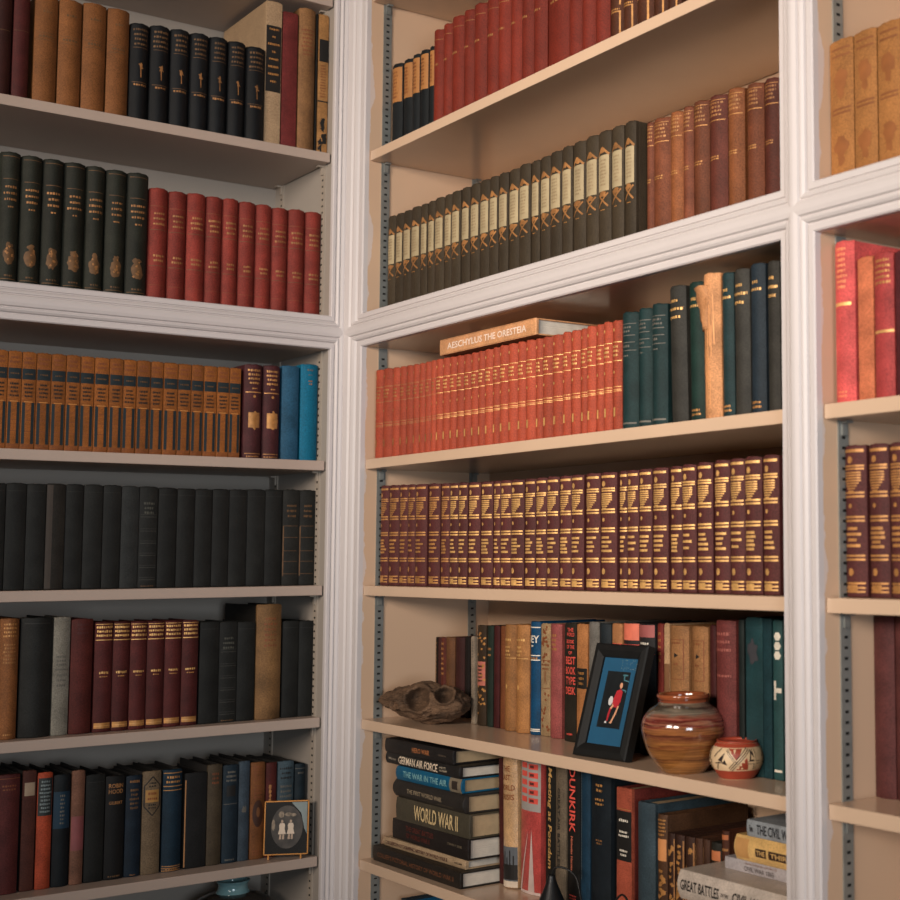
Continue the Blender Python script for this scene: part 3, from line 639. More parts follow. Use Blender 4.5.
kind('brown_ornate', 'brown book with orange-tan label', (84, 56, 36), 1.0, d_bo, bulge=.14)
def d_gd(B):
    for i in range(22): B.ell(B.rnd.uniform(.2, .8), B.rnd.uniform(.05, .92)*B.h, .16, .0028, 'gold', rag=.5)
    B.rect(.9, 1, .05*B.h, .95*B.h, 'goldd')
kind('gilt_dark', 'small dark leather book with gilt speckled tooling', (62, 38, 28), 1.0, d_gd, bulge=.14)
kind('leather_cream', 'small worn leather book with pale joint', (84, 54, 38), 1.0, lambda B: B.rect(.0, .2, .1*B.h, .93*B.h, (170, 128, 86), 'worn_edge'), bulge=.14)
kind('leather_orange', 'small dark leather book with orange label', (46, 44, 36), 1.0, lambda B: B.rect(.05, .95, .84*B.h, .93*B.h, (196, 118, 74), 'label'), bulge=.14)
kind('leather_dark', 'small dark calf book behind the right stack', (84, 46, 30), 1.0, lambda B: (B.rect(.03, .97, .93*B.h, .97*B.h, (170, 100, 60), 'label'), B.rect(.05, .95, .84*B.h, .86*B.h, 'goldd')), bulge=.2)
def d_och(B):
    for zc in (.72, .24):
        B.ell(.5, zc*B.h, .3, .012, (134, 82, 42), 'stamped_flower', rag=.22, n=16); B.ell(.5, zc*B.h-.017, .14, .007, (134, 82, 42), 'stamped_flower', rag=.25)
    for v in (.93, .88, .5, .47): B.rect(.1, .9, v*B.h, v*B.h+.0025, (120, 72, 38))
kind('ochre_big', 'large ochre cloth volume with stamped flowers', (180, 122, 68), 1.0, d_och, bulge=.06, var=.2, scale=20)
kind('pink_gilt', 'coral-pink book with gilt lettering', (222, 92, 88), 1.0, lambda B: (B.dashes(.7, .97, 8, (224, 140, 96), .55), B.rect(.1, .9, .60*B.h, .62*B.h, 'goldb'), B.dashes(.03, .08, 2, (220, 130, 90), .5)), bulge=.16)
kind('orange_plain', 'plain orange cloth book', (212, 122, 84), 1.0, None, bulge=.04)
kind('crimson_gilt', 'crimson volume with gilt rules', (166, 64, 62), 1.0, lambda B: (B.dashes(.78, .97, 5, 'gold', .8), bands(.46, c='goldb', w=.003)(B)), bulge=.12)
kind('plum_dark', 'dark plum book at the right edge', (92, 42, 46), 1.0, None, bulge=.12)
kind('plum_tall', 'tall plum-brown book', (84, 44, 42), 1.0, None, bulge=.1)

ROWN = {'L1': 'top row of left bookcase', 'L2': 'row above left rail', 'L3': 'row below left rail', 'L4': 'black row of left bookcase', 'L5': 'left row under black books', 'L6': 'row behind small oval photograph',
        'R1': 'top row of right bookcase', 'R2': 'row above middle rail', 'R3': 'row below middle rail', 'R4': 'maroon row of middle bay', 'R5': 'row behind vases', 'R6': 'bottom row beside stacks',
        'B2': 'top of far-right bay', 'B3': 'second row of far-right bay', 'B4': 'third row of far-right bay', 'B5': 'low shelf of far-right bay'}
ORD = ['first', 'second', 'third', 'fourth', 'fifth', 'sixth', 'seventh', 'eighth', 'ninth', 'tenth', '11th', '12th', '13th', '14th', '15th', '16th', '17th', '18th', '19th', '20th', '21st', '22nd', '23rd', '24th', '25th', '26th', '27th', '28th', '29th', '30th', '31st', '32nd', '33rd', '34th']
ROWS = {}
ROWS['L1'] = ('L', 0.759, [
  ('oxblood', -0.6226, -0.5961, 0.1846, 0.02, 0), ('crimson_old', -0.5944, -0.5691, 0.1832, 0.02, 0), ('tan_cloth', -0.5619, -0.5252, 0.184, 0.02, 0),
  ('tan_cloth', -0.5241, -0.487, 0.1856, 0.02, 0), ('tan_cloth', -0.4856, -0.4471, 0.1889, 0.02, 0), ('tan_cloth', -0.4458, -0.4086, 0.1888, 0.02, 0),
  ('navy_gilt', -0.4072, -0.3737, 0.1715, 0.02, 0), ('navy_gilt', -0.3735, -0.3385, 0.1744, 0.02, 0), ('navy_gilt', -0.3384, -0.304, 0.1758, 0.02, 0),
  ('navy_gilt', -0.3039, -0.2691, 0.1767, 0.02, 0), ('navy_gilt', -0.2689, -0.2349, 0.178, 0.02, 0), ('navy_gilt', -0.2347, -0.2017, 0.1776, 0.02, 0),
  ('navy_gilt', -0.2015, -0.1644, 0.1757, 0.02, 0), ('cream_label', -0.1644, -0.1332, 0.2726, 0.02, 0), ('red_plain_old', -0.132, -0.1022, 0.2598, 0.02, 0),
  ('brown_mottled', -0.1006, -0.0679, 0.2735, 0.02, 0), ('black_slim', -0.0674, -0.063, 0.2694, 0.02, 0), ('tan_pattern', -0.0626, -0.041, 0.2706, 0.02, 0),
])
ROWS['L2'] = ('L', 0.449, [
  ('green_crest', -0.6017, -0.5698, 0.2229, 0.04, 0), ('green_crest', -0.5696, -0.536, 0.2214, 0.04, 0), ('green_crest', -0.5359, -0.5023, 0.2214, 0.04, 0),
  ('green_crest', -0.5022, -0.4669, 0.2217, 0.04, 0), ('green_crest', -0.4668, -0.4341, 0.2211, 0.04, 0), ('green_crest', -0.434, -0.3991, 0.2203, 0.04, 0),
  ('green_crest', -0.399, -0.3618, 0.2207, 0.04, 0), ('red_gilt', -0.3605, -0.3269, 0.2002, 0.04, 0), ('red_gilt', -0.3268, -0.2947, 0.1992, 0.04, 0),
  ('red_gilt', -0.2946, -0.261, 0.2008, 0.04, 0), ('red_gilt', -0.2609, -0.2305, 0.2004, 0.04, 0), ('red_gilt', -0.2304, -0.2005, 0.2013, 0.04, 0),
  ('red_gilt', -0.2004, -0.1689, 0.2, 0.04, 0), ('red_gilt', -0.1688, -0.138, 0.1995, 0.04, 0), ('red_gilt', -0.1379, -0.1062, 0.1982, 0.04, 0),
  ('red_gilt', -0.1062, -0.0734, 0.1997, 0.04, 0), ('red_gilt', -0.0734, -0.0409, 0.1999, 0.04, 0),
])
ROWS['L3'] = ('L', 0.1795, [
  ('column_tan', -0.6008, -0.5795, 0.1623, 0.035, 0), ('column_tan', -0.5795, -0.5581, 0.1623, 0.035, 0), ('column_tan', -0.5581, -0.5355, 0.1623, 0.035, 0),
  ('column_tan', -0.5355, -0.5125, 0.1623, 0.035, 0), ('column_tan', -0.5125, -0.4894, 0.1624, 0.035, 0), ('column_tan', -0.4893, -0.4667, 0.1624, 0.035, 0),
  ('column_tan', -0.4667, -0.4434, 0.1625, 0.035, 0), ('column_tan', -0.4433, -0.4195, 0.1626, 0.035, 0), ('column_tan', -0.4195, -0.3969, 0.1627, 0.035, 0),
  ('column_tan', -0.3969, -0.3739, 0.1628, 0.035, 0), ('column_tan', -0.3738, -0.3507, 0.1629, 0.035, 0), ('column_tan', -0.3507, -0.328, 0.163, 0.035, 0),
  ('column_tan', -0.3279, -0.3034, 0.163, 0.035, 0), ('column_tan', -0.3033, -0.2794, 0.163, 0.035, 0), ('column_tan', -0.2793, -0.2571, 0.163, 0.035, 0),
  ('column_tan', -0.257, -0.2336, 0.1631, 0.035, 0), ('column_tan', -0.2335, -0.2113, 0.1631, 0.035, 0), ('column_tan', -0.2113, -0.1897, 0.1631, 0.035, 0),
  ('maroon_panel', -0.1851, -0.1513, 0.1715, 0.035, 0), ('maroon_panel', -0.1498, -0.1169, 0.1718, 0.035, 0), ('blue_dull', -0.1138, -0.0806, 0.1747, 0.035, 0),
  ('blue_bright', -0.0777, -0.044, 0.1804, 0.035, 0),
])
ROWS['L4'] = ('L', -0.0493, [
  ('black_cloth', -0.6034, -0.5749, 0.1737, 0.038, 0), ('black_cloth', -0.5749, -0.5434, 0.1738, 0.038, 0), ('black_cloth', -0.5434, -0.5131, 0.1739, 0.038, 0),
  ('black_brown', -0.5131, -0.4827, 0.1747, 0.038, 0), ('black_cloth', -0.4827, -0.4536, 0.1745, 0.038, 0), ('black_cloth', -0.4536, -0.4222, 0.1744, 0.038, 0),
  ('black_cloth', -0.4222, -0.3922, 0.1743, 0.038, 0), ('charcoal', -0.3922, -0.3623, 0.1734, 0.038, 0), ('black_ribbed', -0.3623, -0.3302, 0.1737, 0.038, 0),
  ('black_cloth', -0.3302, -0.2982, 0.1724, 0.038, 0), ('black_cloth', -0.2982, -0.267, 0.1721, 0.038, 0), ('black_cloth', -0.267, -0.2358, 0.1719, 0.038, 0),
  ('black_cloth', -0.2358, -0.2056, 0.1724, 0.038, 0), ('black_cloth', -0.2056, -0.1727, 0.173, 0.038, 0), ('black_cloth', -0.1727, -0.1386, 0.1735, 0.038, 0),
  ('black_cloth', -0.1386, -0.1059, 0.1741, 0.038, 0), ('black_gilt', -0.1059, -0.0735, 0.1748, 0.038, 0), ('black_gilt', -0.0735, -0.0424, 0.175, 0.038, 0),
])
ROWS['L5'] = ('L', -0.2878, [
  ('brown_gilt', -0.5762, -0.547, 0.193, 0.038, 0), ('black_wide', -0.5449, -0.4954, 0.1934, 0.038, 0), ('grey_pale', -0.4944, -0.4678, 0.193, 0.038, 0),
  ('red_plain', -0.4669, -0.4316, 0.1887, 0.038, 0), ('maroon_works', -0.4291, -0.3994, 0.1824, 0.038, 0), ('maroon_works', -0.3994, -0.371, 0.1818, 0.038, 0),
  ('maroon_works', -0.371, -0.3429, 0.1812, 0.038, 0), ('maroon_works', -0.3429, -0.3128, 0.1808, 0.038, 0), ('maroon_works', -0.3128, -0.2831, 0.1807, 0.038, 0),
  ('maroon_works', -0.2832, -0.2542, 0.1807, 0.038, 0), ('black_cloth', -0.2521, -0.2172, 0.1768, 0.038, 0), ('black_ribbed', -0.2173, -0.1845, 0.1759, 0.038, 0),
  ('black_cloth', -0.1845, -0.151, 0.1749, 0.038, 0), ('brown_tall', -0.1505, -0.1036, 0.2051, 0.038, 0), ('black_cloth', -0.1014, -0.0701, 0.1741, 0.038, 0),
  ('black_cloth', -0.0702, -0.0402, 0.1731, 0.038, 0),
])
ROWS['L6'] = ('L', -0.535, [
  ('maroon_worn', -0.5693, -0.5341, 0.1893, 0.05, 0), ('brown_paper', -0.5305, -0.5092, 0.1925, 0.05, 0), ('orange_jacket', -0.5077, -0.4839, 0.187, 0.05, 0),
  ('black_blue', -0.4827, -0.456, 0.1811, 0.05, 0), ('tan_rose', -0.4547, -0.4336, 0.1852, 0.05, 0), ('black_cloth', -0.4323, -0.401, 0.1759, 0.05, 0),
  ('robin_hood', -0.4004, -0.3681, 0.1711, 0.05, 0), ('navy_gilt_top', -0.3671, -0.3402, 0.1681, 0.05, 0), ('tan_diamond', -0.3396, -0.3081, 0.1727, 0.05, 0),
  ('blue_bands', -0.3051, -0.2717, 0.1722, 0.05, 0), ('black_soft', -0.2679, -0.2285, 0.1628, 0.05, 0), ('olive_brown', -0.228, -0.2015, 0.1734, 0.05, 0),
  ('blue_crest', -0.2003, -0.172, 0.1704, 0.05, 0), ('slate_slim', -0.1712, -0.1509, 0.174, 0.05, 0), ('portrait_tan', -0.1497, -0.1227, 0.1704, 0.05, 0),
  ('red_dots', -0.1216, -0.1014, 0.1673, 0.05, 0), ('pale_blue', -0.0999, -0.0689, 0.1674, 0.05, 0), ('teal_dark', -0.0673, -0.0462, 0.1603, 0.05, 0),
])
ROWS['R1'] = ('R', 0.753, [
  ('navy_tan', 0.0814, 0.1212, 0.1664, 0.045, 0), ('navy_tan', 0.1229, 0.1583, 0.1657, 0.045, 0), ('navy_tan', 0.16, 0.1874, 0.1661, 0.045, 0),
  ('navy_tan', 0.1887, 0.2194, 0.1654, 0.045, 0), ('navy_tan', 0.2211, 0.2405, 0.1655, 0.045, 0), ('red_cloth', 0.2419, 0.2767, 0.1862, 0.045, 0),
  ('red_cloth', 0.2765, 0.3064, 0.1887, 0.045, 0), ('red_cloth', 0.3062, 0.3484, 0.191, 0.045, 0), ('red_cloth', 0.3482, 0.3856, 0.1903, 0.045, 0),
  ('red_cloth', 0.3855, 0.4257, 0.1898, 0.045, 0), ('red_cloth', 0.4255, 0.4651, 0.1883, 0.045, 0), ('red_cloth', 0.465, 0.5023, 0.1877, 0.045, 0),
  ('red_cloth', 0.5022, 0.5374, 0.1871, 0.045, 0), ('red_cloth', 0.5373, 0.5754, 0.1866, 0.045, 0), ('red_cloth', 0.5752, 0.6135, 0.1865, 0.045, 0),
  ('red_cloth', 0.6134, 0.6746, 0.1864, 0.045, 0), ('red_cloth', 0.6745, 0.7126, 0.1866, 0.045, 0), ('red_cloth', 0.7125, 0.7485, 0.1867, 0.045, 0),
  ('red_cloth', 0.7485, 0.7859, 0.1868, 0.045, 0), ('ornate_brown', 0.7867, 0.8222, 0.1863, 0.045, 0), ('ornate_brown', 0.8222, 0.8553, 0.1857, 0.045, 0),
  ('ornate_brown', 0.8553, 0.8956, 0.1851, 0.045, 0), ('ornate_brown', 0.8956, 0.9277, 0.1844, 0.045, 0), ('ornate_brown', 0.9277, 0.9591, 0.1839, 0.045, 0),
])
ROWS['R2'] = ('R', 0.45, [
  ('olive_label', 0.0849, 0.1157, 0.18, 0.036, 0), ('olive_label', 0.1156, 0.1454, 0.1796, 0.036, 0), ('olive_label', 0.1453, 0.1769, 0.1792, 0.036, 0),
  ('olive_label', 0.1768, 0.2127, 0.179, 0.036, 0), ('olive_label', 0.2126, 0.2385, 0.179, 0.036, 0), ('olive_label', 0.2384, 0.264, 0.179, 0.036, 0),
  ('olive_label', 0.2639, 0.2981, 0.1791, 0.036, 0), ('olive_label', 0.2979, 0.3254, 0.1792, 0.036, 0), ('olive_label', 0.3253, 0.3572, 0.1794, 0.036, 0),
  ('olive_label', 0.3571, 0.387, 0.1795, 0.036, 0), ('olive_label', 0.3869, 0.4192, 0.1796, 0.036, 0), ('olive_label', 0.4191, 0.4517, 0.1792, 0.036, 0),
  ('olive_label', 0.4516, 0.4811, 0.1788, 0.036, 0), ('olive_label', 0.481, 0.5118, 0.1784, 0.036, 0), ('olive_label', 0.5117, 0.5461, 0.1781, 0.036, 0),
  ('olive_label', 0.546, 0.5803, 0.1786, 0.036, 0), ('olive_label', 0.5802, 0.6058, 0.1789, 0.036, 0), ('olive_label', 0.6058, 0.6367, 0.1793, 0.036, 0),
  ('olive_label', 0.6367, 0.6706, 0.1799, 0.036, 0), ('olive_label', 0.6705, 0.7001, 0.1805, 0.036, 0), ('olive_label', 0.7001, 0.7347, 0.1812, 0.036, 0),
  ('olive_label', 0.7347, 0.769, 0.1816, 0.036, 0), ('olive_label', 0.769, 0.8025, 0.1817, 0.036, 0), ('olive_label', 0.8025, 0.8335, 0.1818, 0.036, 0),
  ('olive_label', 0.8335, 0.8616, 0.1819, 0.036, 0), ('rust_a', 0.8525, 0.8797, 0.1791, 0.055, 0), ('rust_b', 0.8802, 0.9199, 0.177, 0.055, 0),
  ('rust_c', 0.9206, 0.9498, 0.178, 0.055, 0), ('rust_a', 0.9503, 0.9735, 0.1795, 0.055, 0), ('rust_b', 0.9743, 1.0085, 0.1794, 0.055, 0),
  ('rust_d', 1.0092, 1.0475, 0.1779, 0.055, 0), ('rust_c', 1.0482, 1.0826, 0.1783, 0.055, 0), ('rust_b', 1.0878, 1.1221, 0.175, 0.055, 0),
  ('rust_d', 1.1226, 1.1536, 0.1739, 0.055, 0),
])
ROWS['R3'] = ('R', 0.1795, [
  ('vermilion', 0.0797, 0.1108, 0.1626, 0.022, 0), ('vermilion', 0.1107, 0.1456, 0.1615, 0.022, 0), ('vermilion', 0.1455, 0.1709, 0.1605, 0.022, 0),
  ('vermilion', 0.1709, 0.1962, 0.1598, 0.022, 0), ('vermilion', 0.1962, 0.2231, 0.1591, 0.022, 0), ('vermilion', 0.223, 0.2436, 0.1585, 0.022, 0),
  ('vermilion', 0.2436, 0.2661, 0.1585, 0.022, 0), ('vermilion', 0.266, 0.2875, 0.1589, 0.022, 0), ('vermilion', 0.2875, 0.3045, 0.1592, 0.022, 0),
  ('vermilion', 0.3044, 0.3275, 0.1594, 0.022, 0), ('vermilion', 0.3275, 0.3516, 0.1588, 0.022, 0), ('vermilion', 0.3516, 0.3754, 0.1582, 0.022, 0),
  ('vermilion', 0.3753, 0.3994, 0.1576, 0.022, 0), ('vermilion', 0.3994, 0.4231, 0.157, 0.022, 0), ('vermilion', 0.4231, 0.4468, 0.1571, 0.022, 0),
  ('vermilion', 0.4467, 0.4681, 0.1573, 0.022, 0), ('vermilion', 0.4681, 0.4933, 0.1575, 0.022, 0), ('vermilion', 0.4933, 0.515, 0.1578, 0.022, 0),
  ('vermilion', 0.515, 0.5406, 0.158, 0.022, 0), ('vermilion', 0.5406, 0.5694, 0.1578, 0.022, 0), ('vermilion', 0.5694, 0.5927, 0.1576, 0.022, 0),
  ('vermilion', 0.5927, 0.6202, 0.1574, 0.022, 0), ('vermilion', 0.6202, 0.6407, 0.1572, 0.022, 0), ('vermilion', 0.6407, 0.6682, 0.157, 0.022, 0),
  ('vermilion', 0.6682, 0.697, 0.1569, 0.022, 0), ('vermilion', 0.697, 0.7189, 0.1574, 0.022, 0), ('vermilion', 0.7189, 0.7426, 0.1578, 0.022, 0),
  ('vermilion', 0.7426, 0.7609, 0.1582, 0.022, 0), ('vermilion', 0.7609, 0.7841, 0.1585, 0.022, 0), ('vermilion', 0.7841, 0.8042, 0.1587, 0.022, 0),
  ('vermilion', 0.8042, 0.8262, 0.1589, 0.022, 0), ('vermilion', 0.8262, 0.8486, 0.1591, 0.022, 0), ('teal_gilt', 0.8494, 0.8872, 0.1658, 0.022, 0),
  ('teal_gilt', 0.8886, 0.92, 0.1668, 0.022, 0), ('teal_gilt', 0.9214, 0.9561, 0.1684, 0.022, 0), ('charcoal_gold', 0.9651, 1.0009, 0.1878, 0.022, -1.6),
  ('green_gold', 1.007, 1.0374, 0.1875, 0.022, -1.2), ('torn_tan', 1.0381, 1.0729, 0.1933, 0.022, -0.8), ('teal_gold', 1.0741, 1.0985, 0.1905, 0.022, -0.6),
  ('charcoal_gold', 1.0994, 1.1304, 0.1907, 0.022, -0.6), ('navy_gold', 1.1312, 1.1603, 0.193, 0.022, -0.3), ('charcoal_gold', 1.1638, 1.1868, 0.1915, 0.022, -0.2),
])
ROWS['R4'] = ('R', -0.0493, [
  ('maroon_set', 0.0816, 0.1131, 0.1799, 0.033, 0), ('maroon_set', 0.1139, 0.1517, 0.1791, 0.033, 0), ('maroon_set', 0.1563, 0.1861, 0.1783, 0.033, 0),
  ('maroon_set', 0.1869, 0.214, 0.1777, 0.033, 0), ('maroon_set', 0.2147, 0.254, 0.177, 0.033, 0), ('maroon_set', 0.2608, 0.299, 0.1759, 0.033, 0),
  ('maroon_set', 0.3067, 0.3363, 0.1749, 0.033, 0), ('maroon_set', 0.337, 0.3664, 0.1742, 0.033, 0), ('maroon_set', 0.3671, 0.3966, 0.1735, 0.033, 0),
  ('maroon_set', 0.3973, 0.434, 0.1727, 0.033, 0), ('maroon_set', 0.4401, 0.4764, 0.1722, 0.033, 0), ('maroon_set', 0.4771, 0.4985, 0.1718, 0.033, 0),
  ('maroon_set', 0.4991, 0.5326, 0.1715, 0.033, 0), ('maroon_set', 0.5332, 0.5715, 0.1711, 0.033, 0), ('maroon_set', 0.5724, 0.6037, 0.1709, 0.033, 0),
  ('maroon_set', 0.6043, 0.6353, 0.1709, 0.033, 0), ('maroon_set', 0.6358, 0.67, 0.1709, 0.033, 0), ('maroon_set', 0.6713, 0.7036, 0.171, 0.033, 0),
  ('maroon_set', 0.7041, 0.737, 0.171, 0.033, 0), ('maroon_set', 0.7432, 0.7798, 0.171, 0.033, 0), ('maroon_set', 0.7808, 0.82, 0.1709, 0.033, 0),
  ('maroon_set', 0.8255, 0.8457, 0.1709, 0.033, 0), ('maroon_set', 0.8462, 0.8744, 0.1709, 0.033, 0), ('maroon_set', 0.8749, 0.9056, 0.1712, 0.033, 0),
  ('maroon_set', 0.906, 0.9407, 0.1715, 0.033, 0), ('maroon_set', 0.945, 0.9725, 0.1719, 0.033, 0), ('maroon_set', 0.973, 1.004, 0.1725, 0.033, 0),
  ('maroon_set', 1.0045, 1.0375, 0.1735, 0.033, 0), ('maroon_set', 1.0404, 1.0727, 0.1746, 0.033, 0), ('maroon_set', 1.0733, 1.1038, 0.1752, 0.033, 0),
  ('maroon_set', 1.1042, 1.1382, 0.1754, 0.033, 0), ('maroon_set', 1.1405, 1.1714, 0.1756, 0.033, 0),
])
ROWS['R5'] = ('R', -0.2878, [
  ('black_dots', 0.0758, 0.0826, 0.1397, 0.15, 0), ('maroon_small', 0.0842, 0.1001, 0.1402, 0.15, 0), ('red_small_gilt', 0.1012, 0.1203, 0.1409, 0.15, 0),
  ('brown_small', 0.1211, 0.1506, 0.1419, 0.15, 0), ('maroon_small', 0.1514, 0.1833, 0.1434, 0.15, 0), ('black_small', 0.184, 0.2019, 0.1446, 0.15, 0),
  ('white_slim', 0.2776, 0.2906, 0.1501, 0.11, -1.5), ('pattern_pink', 0.2986, 0.3288, 0.1701, 0.11, -0.6), ('dark_green', 0.3302, 0.3507, 0.1709, 0.11, 0),
  ('dark_red', 0.352, 0.3713, 0.1711, 0.11, 0), ('rust_slim', 0.3726, 0.3907, 0.1718, 0.11, 0), ('tan_gilt', 0.3919, 0.429, 0.1749, 0.11, 0),
  ('tan_gilt', 0.4303, 0.4686, 0.1762, 0.11, 0), ('blue_ne', 0.4698, 0.4994, 0.1825, 0.11, 0), ('cream_pattern', 0.5003, 0.5291, 0.1799, 0.11, 0),
  ('pink_rose', 0.5303, 0.5639, 0.1805, 0.11, 0), ('best_tye', 0.5853, 0.6184, 0.1838, 0.1, 0), ('tan_blacklabel', 0.6201, 0.6503, 0.1833, 0.1, 0),
  ('grey_cloth', 0.6514, 0.6804, 0.1874, 0.1, 0), ('midnight', 0.6814, 0.7138, 0.1861, 0.1, 0), ('tan_slim', 0.7151, 0.7416, 0.1871, 0.1, 0),
  ('coral_black', 0.7423, 0.7825, 0.1896, 0.1, 0), ('mauve_black', 0.7835, 0.8221, 0.1887, 0.1, 0), ('red_lines', 0.8269, 0.8417, 0.1904, 0.1, 0),
  ('cream_slim', 0.8427, 0.8564, 0.1909, 0.1, 0), ('tan_box', 0.8577, 0.9021, 0.1891, 0.1, 0), ('tan_box', 0.9079, 0.9445, 0.1892, 0.1, 0),
  ('maroon_slim', 0.9463, 0.9603, 0.1915, 0.1, 0), ('maroon_about', 0.9887, 1.0307, 0.2008, 0.078, 0), ('black_green', 1.0348, 1.0471, 0.2031, 0.078, 0),
  ('teal_wide', 1.0496, 1.0845, 0.2065, 0.078, 0), ('teal_deep', 1.0853, 1.1026, 0.2059, 0.078, 0), ('teal_white', 1.1033, 1.1223, 0.2039, 0.078, 0),
])
ROWS['R6'] = ('R', -0.5343, [
  ('maroon_lean', 0.4089, 0.4228, 0.2022, 0.09, -1.6), ('cream_crisis', 0.4233, 0.4678, 0.2165, 0.09, -1.5), ('red_jacket', 0.4749, 0.5343, 0.216, 0.09, 0),
  ('potsdam', 0.5483, 0.5761, 0.2187, 0.09, 0), ('grey_air', 0.5772, 0.6081, 0.2187, 0.09, 0), ('dunkirk', 0.6098, 0.6448, 0.2192, 0.09, 0),
  ('blue_vertical', 0.6462, 0.6727, 0.2195, 0.09, 0), ('navy_gold_small', 0.6749, 0.727, 0.2179, 0.09, 0), ('orange_label', 0.7397, 0.7782, 0.1947, 0.09, 0),
  ('slate_blue', 0.7919, 0.8342, 0.1804, 0.09, 0), ('brown_ornate', 0.8413, 0.8646, 0.169, 0.09, 0), ('gilt_dark', 0.8653, 0.8816, 0.1457, 0.09, 0),
  ('gilt_dark', 0.8822, 0.9031, 0.146, 0.09, 0), ('gilt_dark', 0.9042, 0.9253, 0.1462, 0.09, 0), ('leather_cream', 0.9264, 0.9429, 0.1473, 0.09, 0),
  ('leather_cream', 0.944, 0.9591, 0.1474, 0.09, 0), ('leather_orange', 0.96, 0.9826, 0.1464, 0.09, 0), ('leather_dark', 0.9839, 0.9994, 0.1652, 0.09, 0),
])
ROWS['B2'] = ('R', 0.449, [
  ('ochre_big', 1.284, 1.3251, 0.1733, 0.018, 0), ('ochre_big', 1.3263, 1.3643, 0.1734, 0.018, 0), ('ochre_big', 1.3658, 1.4034, 0.1723, 0.018, 0),
  ('ochre_big', 1.4046, 1.4406, 0.1714, 0.018, 0),
])
ROWS['B3'] = ('R', 0.1795, [
  ('pink_gilt', 1.2875, 1.3216, 0.1939, 0.02, 0), ('orange_plain', 1.3256, 1.3517, 0.1703, 0.02, 0), ('crimson_gilt', 1.3527, 1.3846, 0.1695, 0.02, 0),
  ('plum_dark', 1.3863, 1.4157, 0.1677, 0.02, 0),
])
ROWS['B4'] = ('R', -0.0493, [
  ('maroon_set', 1.2834, 1.3196, 0.1793, 0.038, 0), ('maroon_set', 1.3224, 1.3555, 0.1786, 0.038, 0), ('maroon_set', 1.3568, 1.3893, 0.178, 0.038, 0),
  ('maroon_set', 1.3899, 1.4168, 0.1774, 0.038, 0),
])
ROWS['B5'] = ('R', -0.2878, [
  ('plum_tall', 1.283, 1.3177, 0.215, 0.082, 0), ('plum_tall', 1.3185, 1.3498, 0.2166, 0.082, 0),
])

def cover_mat(key, rgb, gain, kw, rf=1):
    gain *= rf
    a = {k: v for k, v in kw.items() if k in ('var', 'scale', 'rough', 'spec')}
    a.setdefault('var', .26); a.setdefault('scale', 35); a.setdefault('rough', .62); a.setdefault('spec', .22)
    return mat('cover_'+key, rgb, gain=gain, bump=.3, bscale=900, grain=.28, **a)
DEPTH = {'R6': .15, 'L6': .14, 'R5': .125, 'L1': .16}
for rn, (pl, zs, books) in ROWS.items():
    cnt = {}; tot = {}
    for b in books: tot[b[0]] = tot.get(b[0], 0)+1
    for bi, (key, s0, s1, h, off, tilt) in enumerate(books):
        desc, rgb, gain, fn, kw = K[key]; i = cnt.get(key, 0); cnt[key] = i+1
        rnd = random.Random(rn+str(bi)); t = s1-s0-.0011; sc_ = (s0+s1)/2
        if rn == 'R1': h = min(h, .2)
        if key == 'rust_a' and s0 < .86: t -= .010; sc_ += .0052
        d = min({'R5': .105 if off > .12 else .13}.get(rn, DEPTH.get(rn, .15))+rnd.uniform(-.006, .006), D-off-.006)
        if key == 'cream_label': d = .21
        dz = .0004
        loc = place(pl, sc_, off, zs+dz); rot = (0, R(tilt), 0 if pl == 'L' else R(-90))
        if tilt: # lean about the vertical spine plane, lower edge staying on the shelf
            rot = (0, 0, 0 if pl == 'L' else R(-90)); loc = (loc[0], loc[1], loc[2]+abs(math.sin(R(tilt)))*t/2)
        root = empty('book', loc, rot)
        if tilt: root.rotation_mode = 'XYZ'; root.rotation_euler = (Matrix.Rotation(rot[2], 3, 'Z') @ Matrix.Rotation(R(tilt), 3, 'Y')).to_euler()
        else: root.location.x += rnd.uniform(-.0012, .0012) if pl == 'R' else 0; root.location.y += rnd.uniform(-.0012, .0012) if pl == 'L' else 0
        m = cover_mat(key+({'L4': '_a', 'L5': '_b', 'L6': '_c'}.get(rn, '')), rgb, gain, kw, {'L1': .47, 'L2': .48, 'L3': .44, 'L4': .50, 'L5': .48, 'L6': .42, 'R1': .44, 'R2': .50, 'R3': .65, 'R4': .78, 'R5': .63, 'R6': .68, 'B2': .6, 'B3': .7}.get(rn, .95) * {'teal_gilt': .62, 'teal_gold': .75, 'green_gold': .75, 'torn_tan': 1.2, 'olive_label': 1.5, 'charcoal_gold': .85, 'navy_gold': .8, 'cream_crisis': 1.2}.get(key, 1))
        cov = cover_mat(key+'_side', kw['cover_rgb'], 1, {}) if 'cover_rgb' in kw else m
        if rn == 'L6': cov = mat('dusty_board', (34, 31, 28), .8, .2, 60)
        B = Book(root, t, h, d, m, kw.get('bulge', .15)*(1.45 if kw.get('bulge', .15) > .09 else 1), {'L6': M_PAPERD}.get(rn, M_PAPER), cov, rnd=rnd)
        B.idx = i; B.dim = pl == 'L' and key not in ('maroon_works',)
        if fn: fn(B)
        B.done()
        n = tot[key]
        if n == 1: lab = '%s, %s' % (desc, ROWN[rn])
        elif n == 2: lab = '%s of a pair, %s' % (('left ' if i == 0 else 'right ')+desc, ROWN[rn])
        else:
            lab = '%s from left, %s, %s' % (ORD[i], desc, ROWN[rn])
        tag(root, lab, 'book', ('%ss, %s' % (desc, ROWN[rn])) if n > 1 else 'books in the '+ROWN[rn])

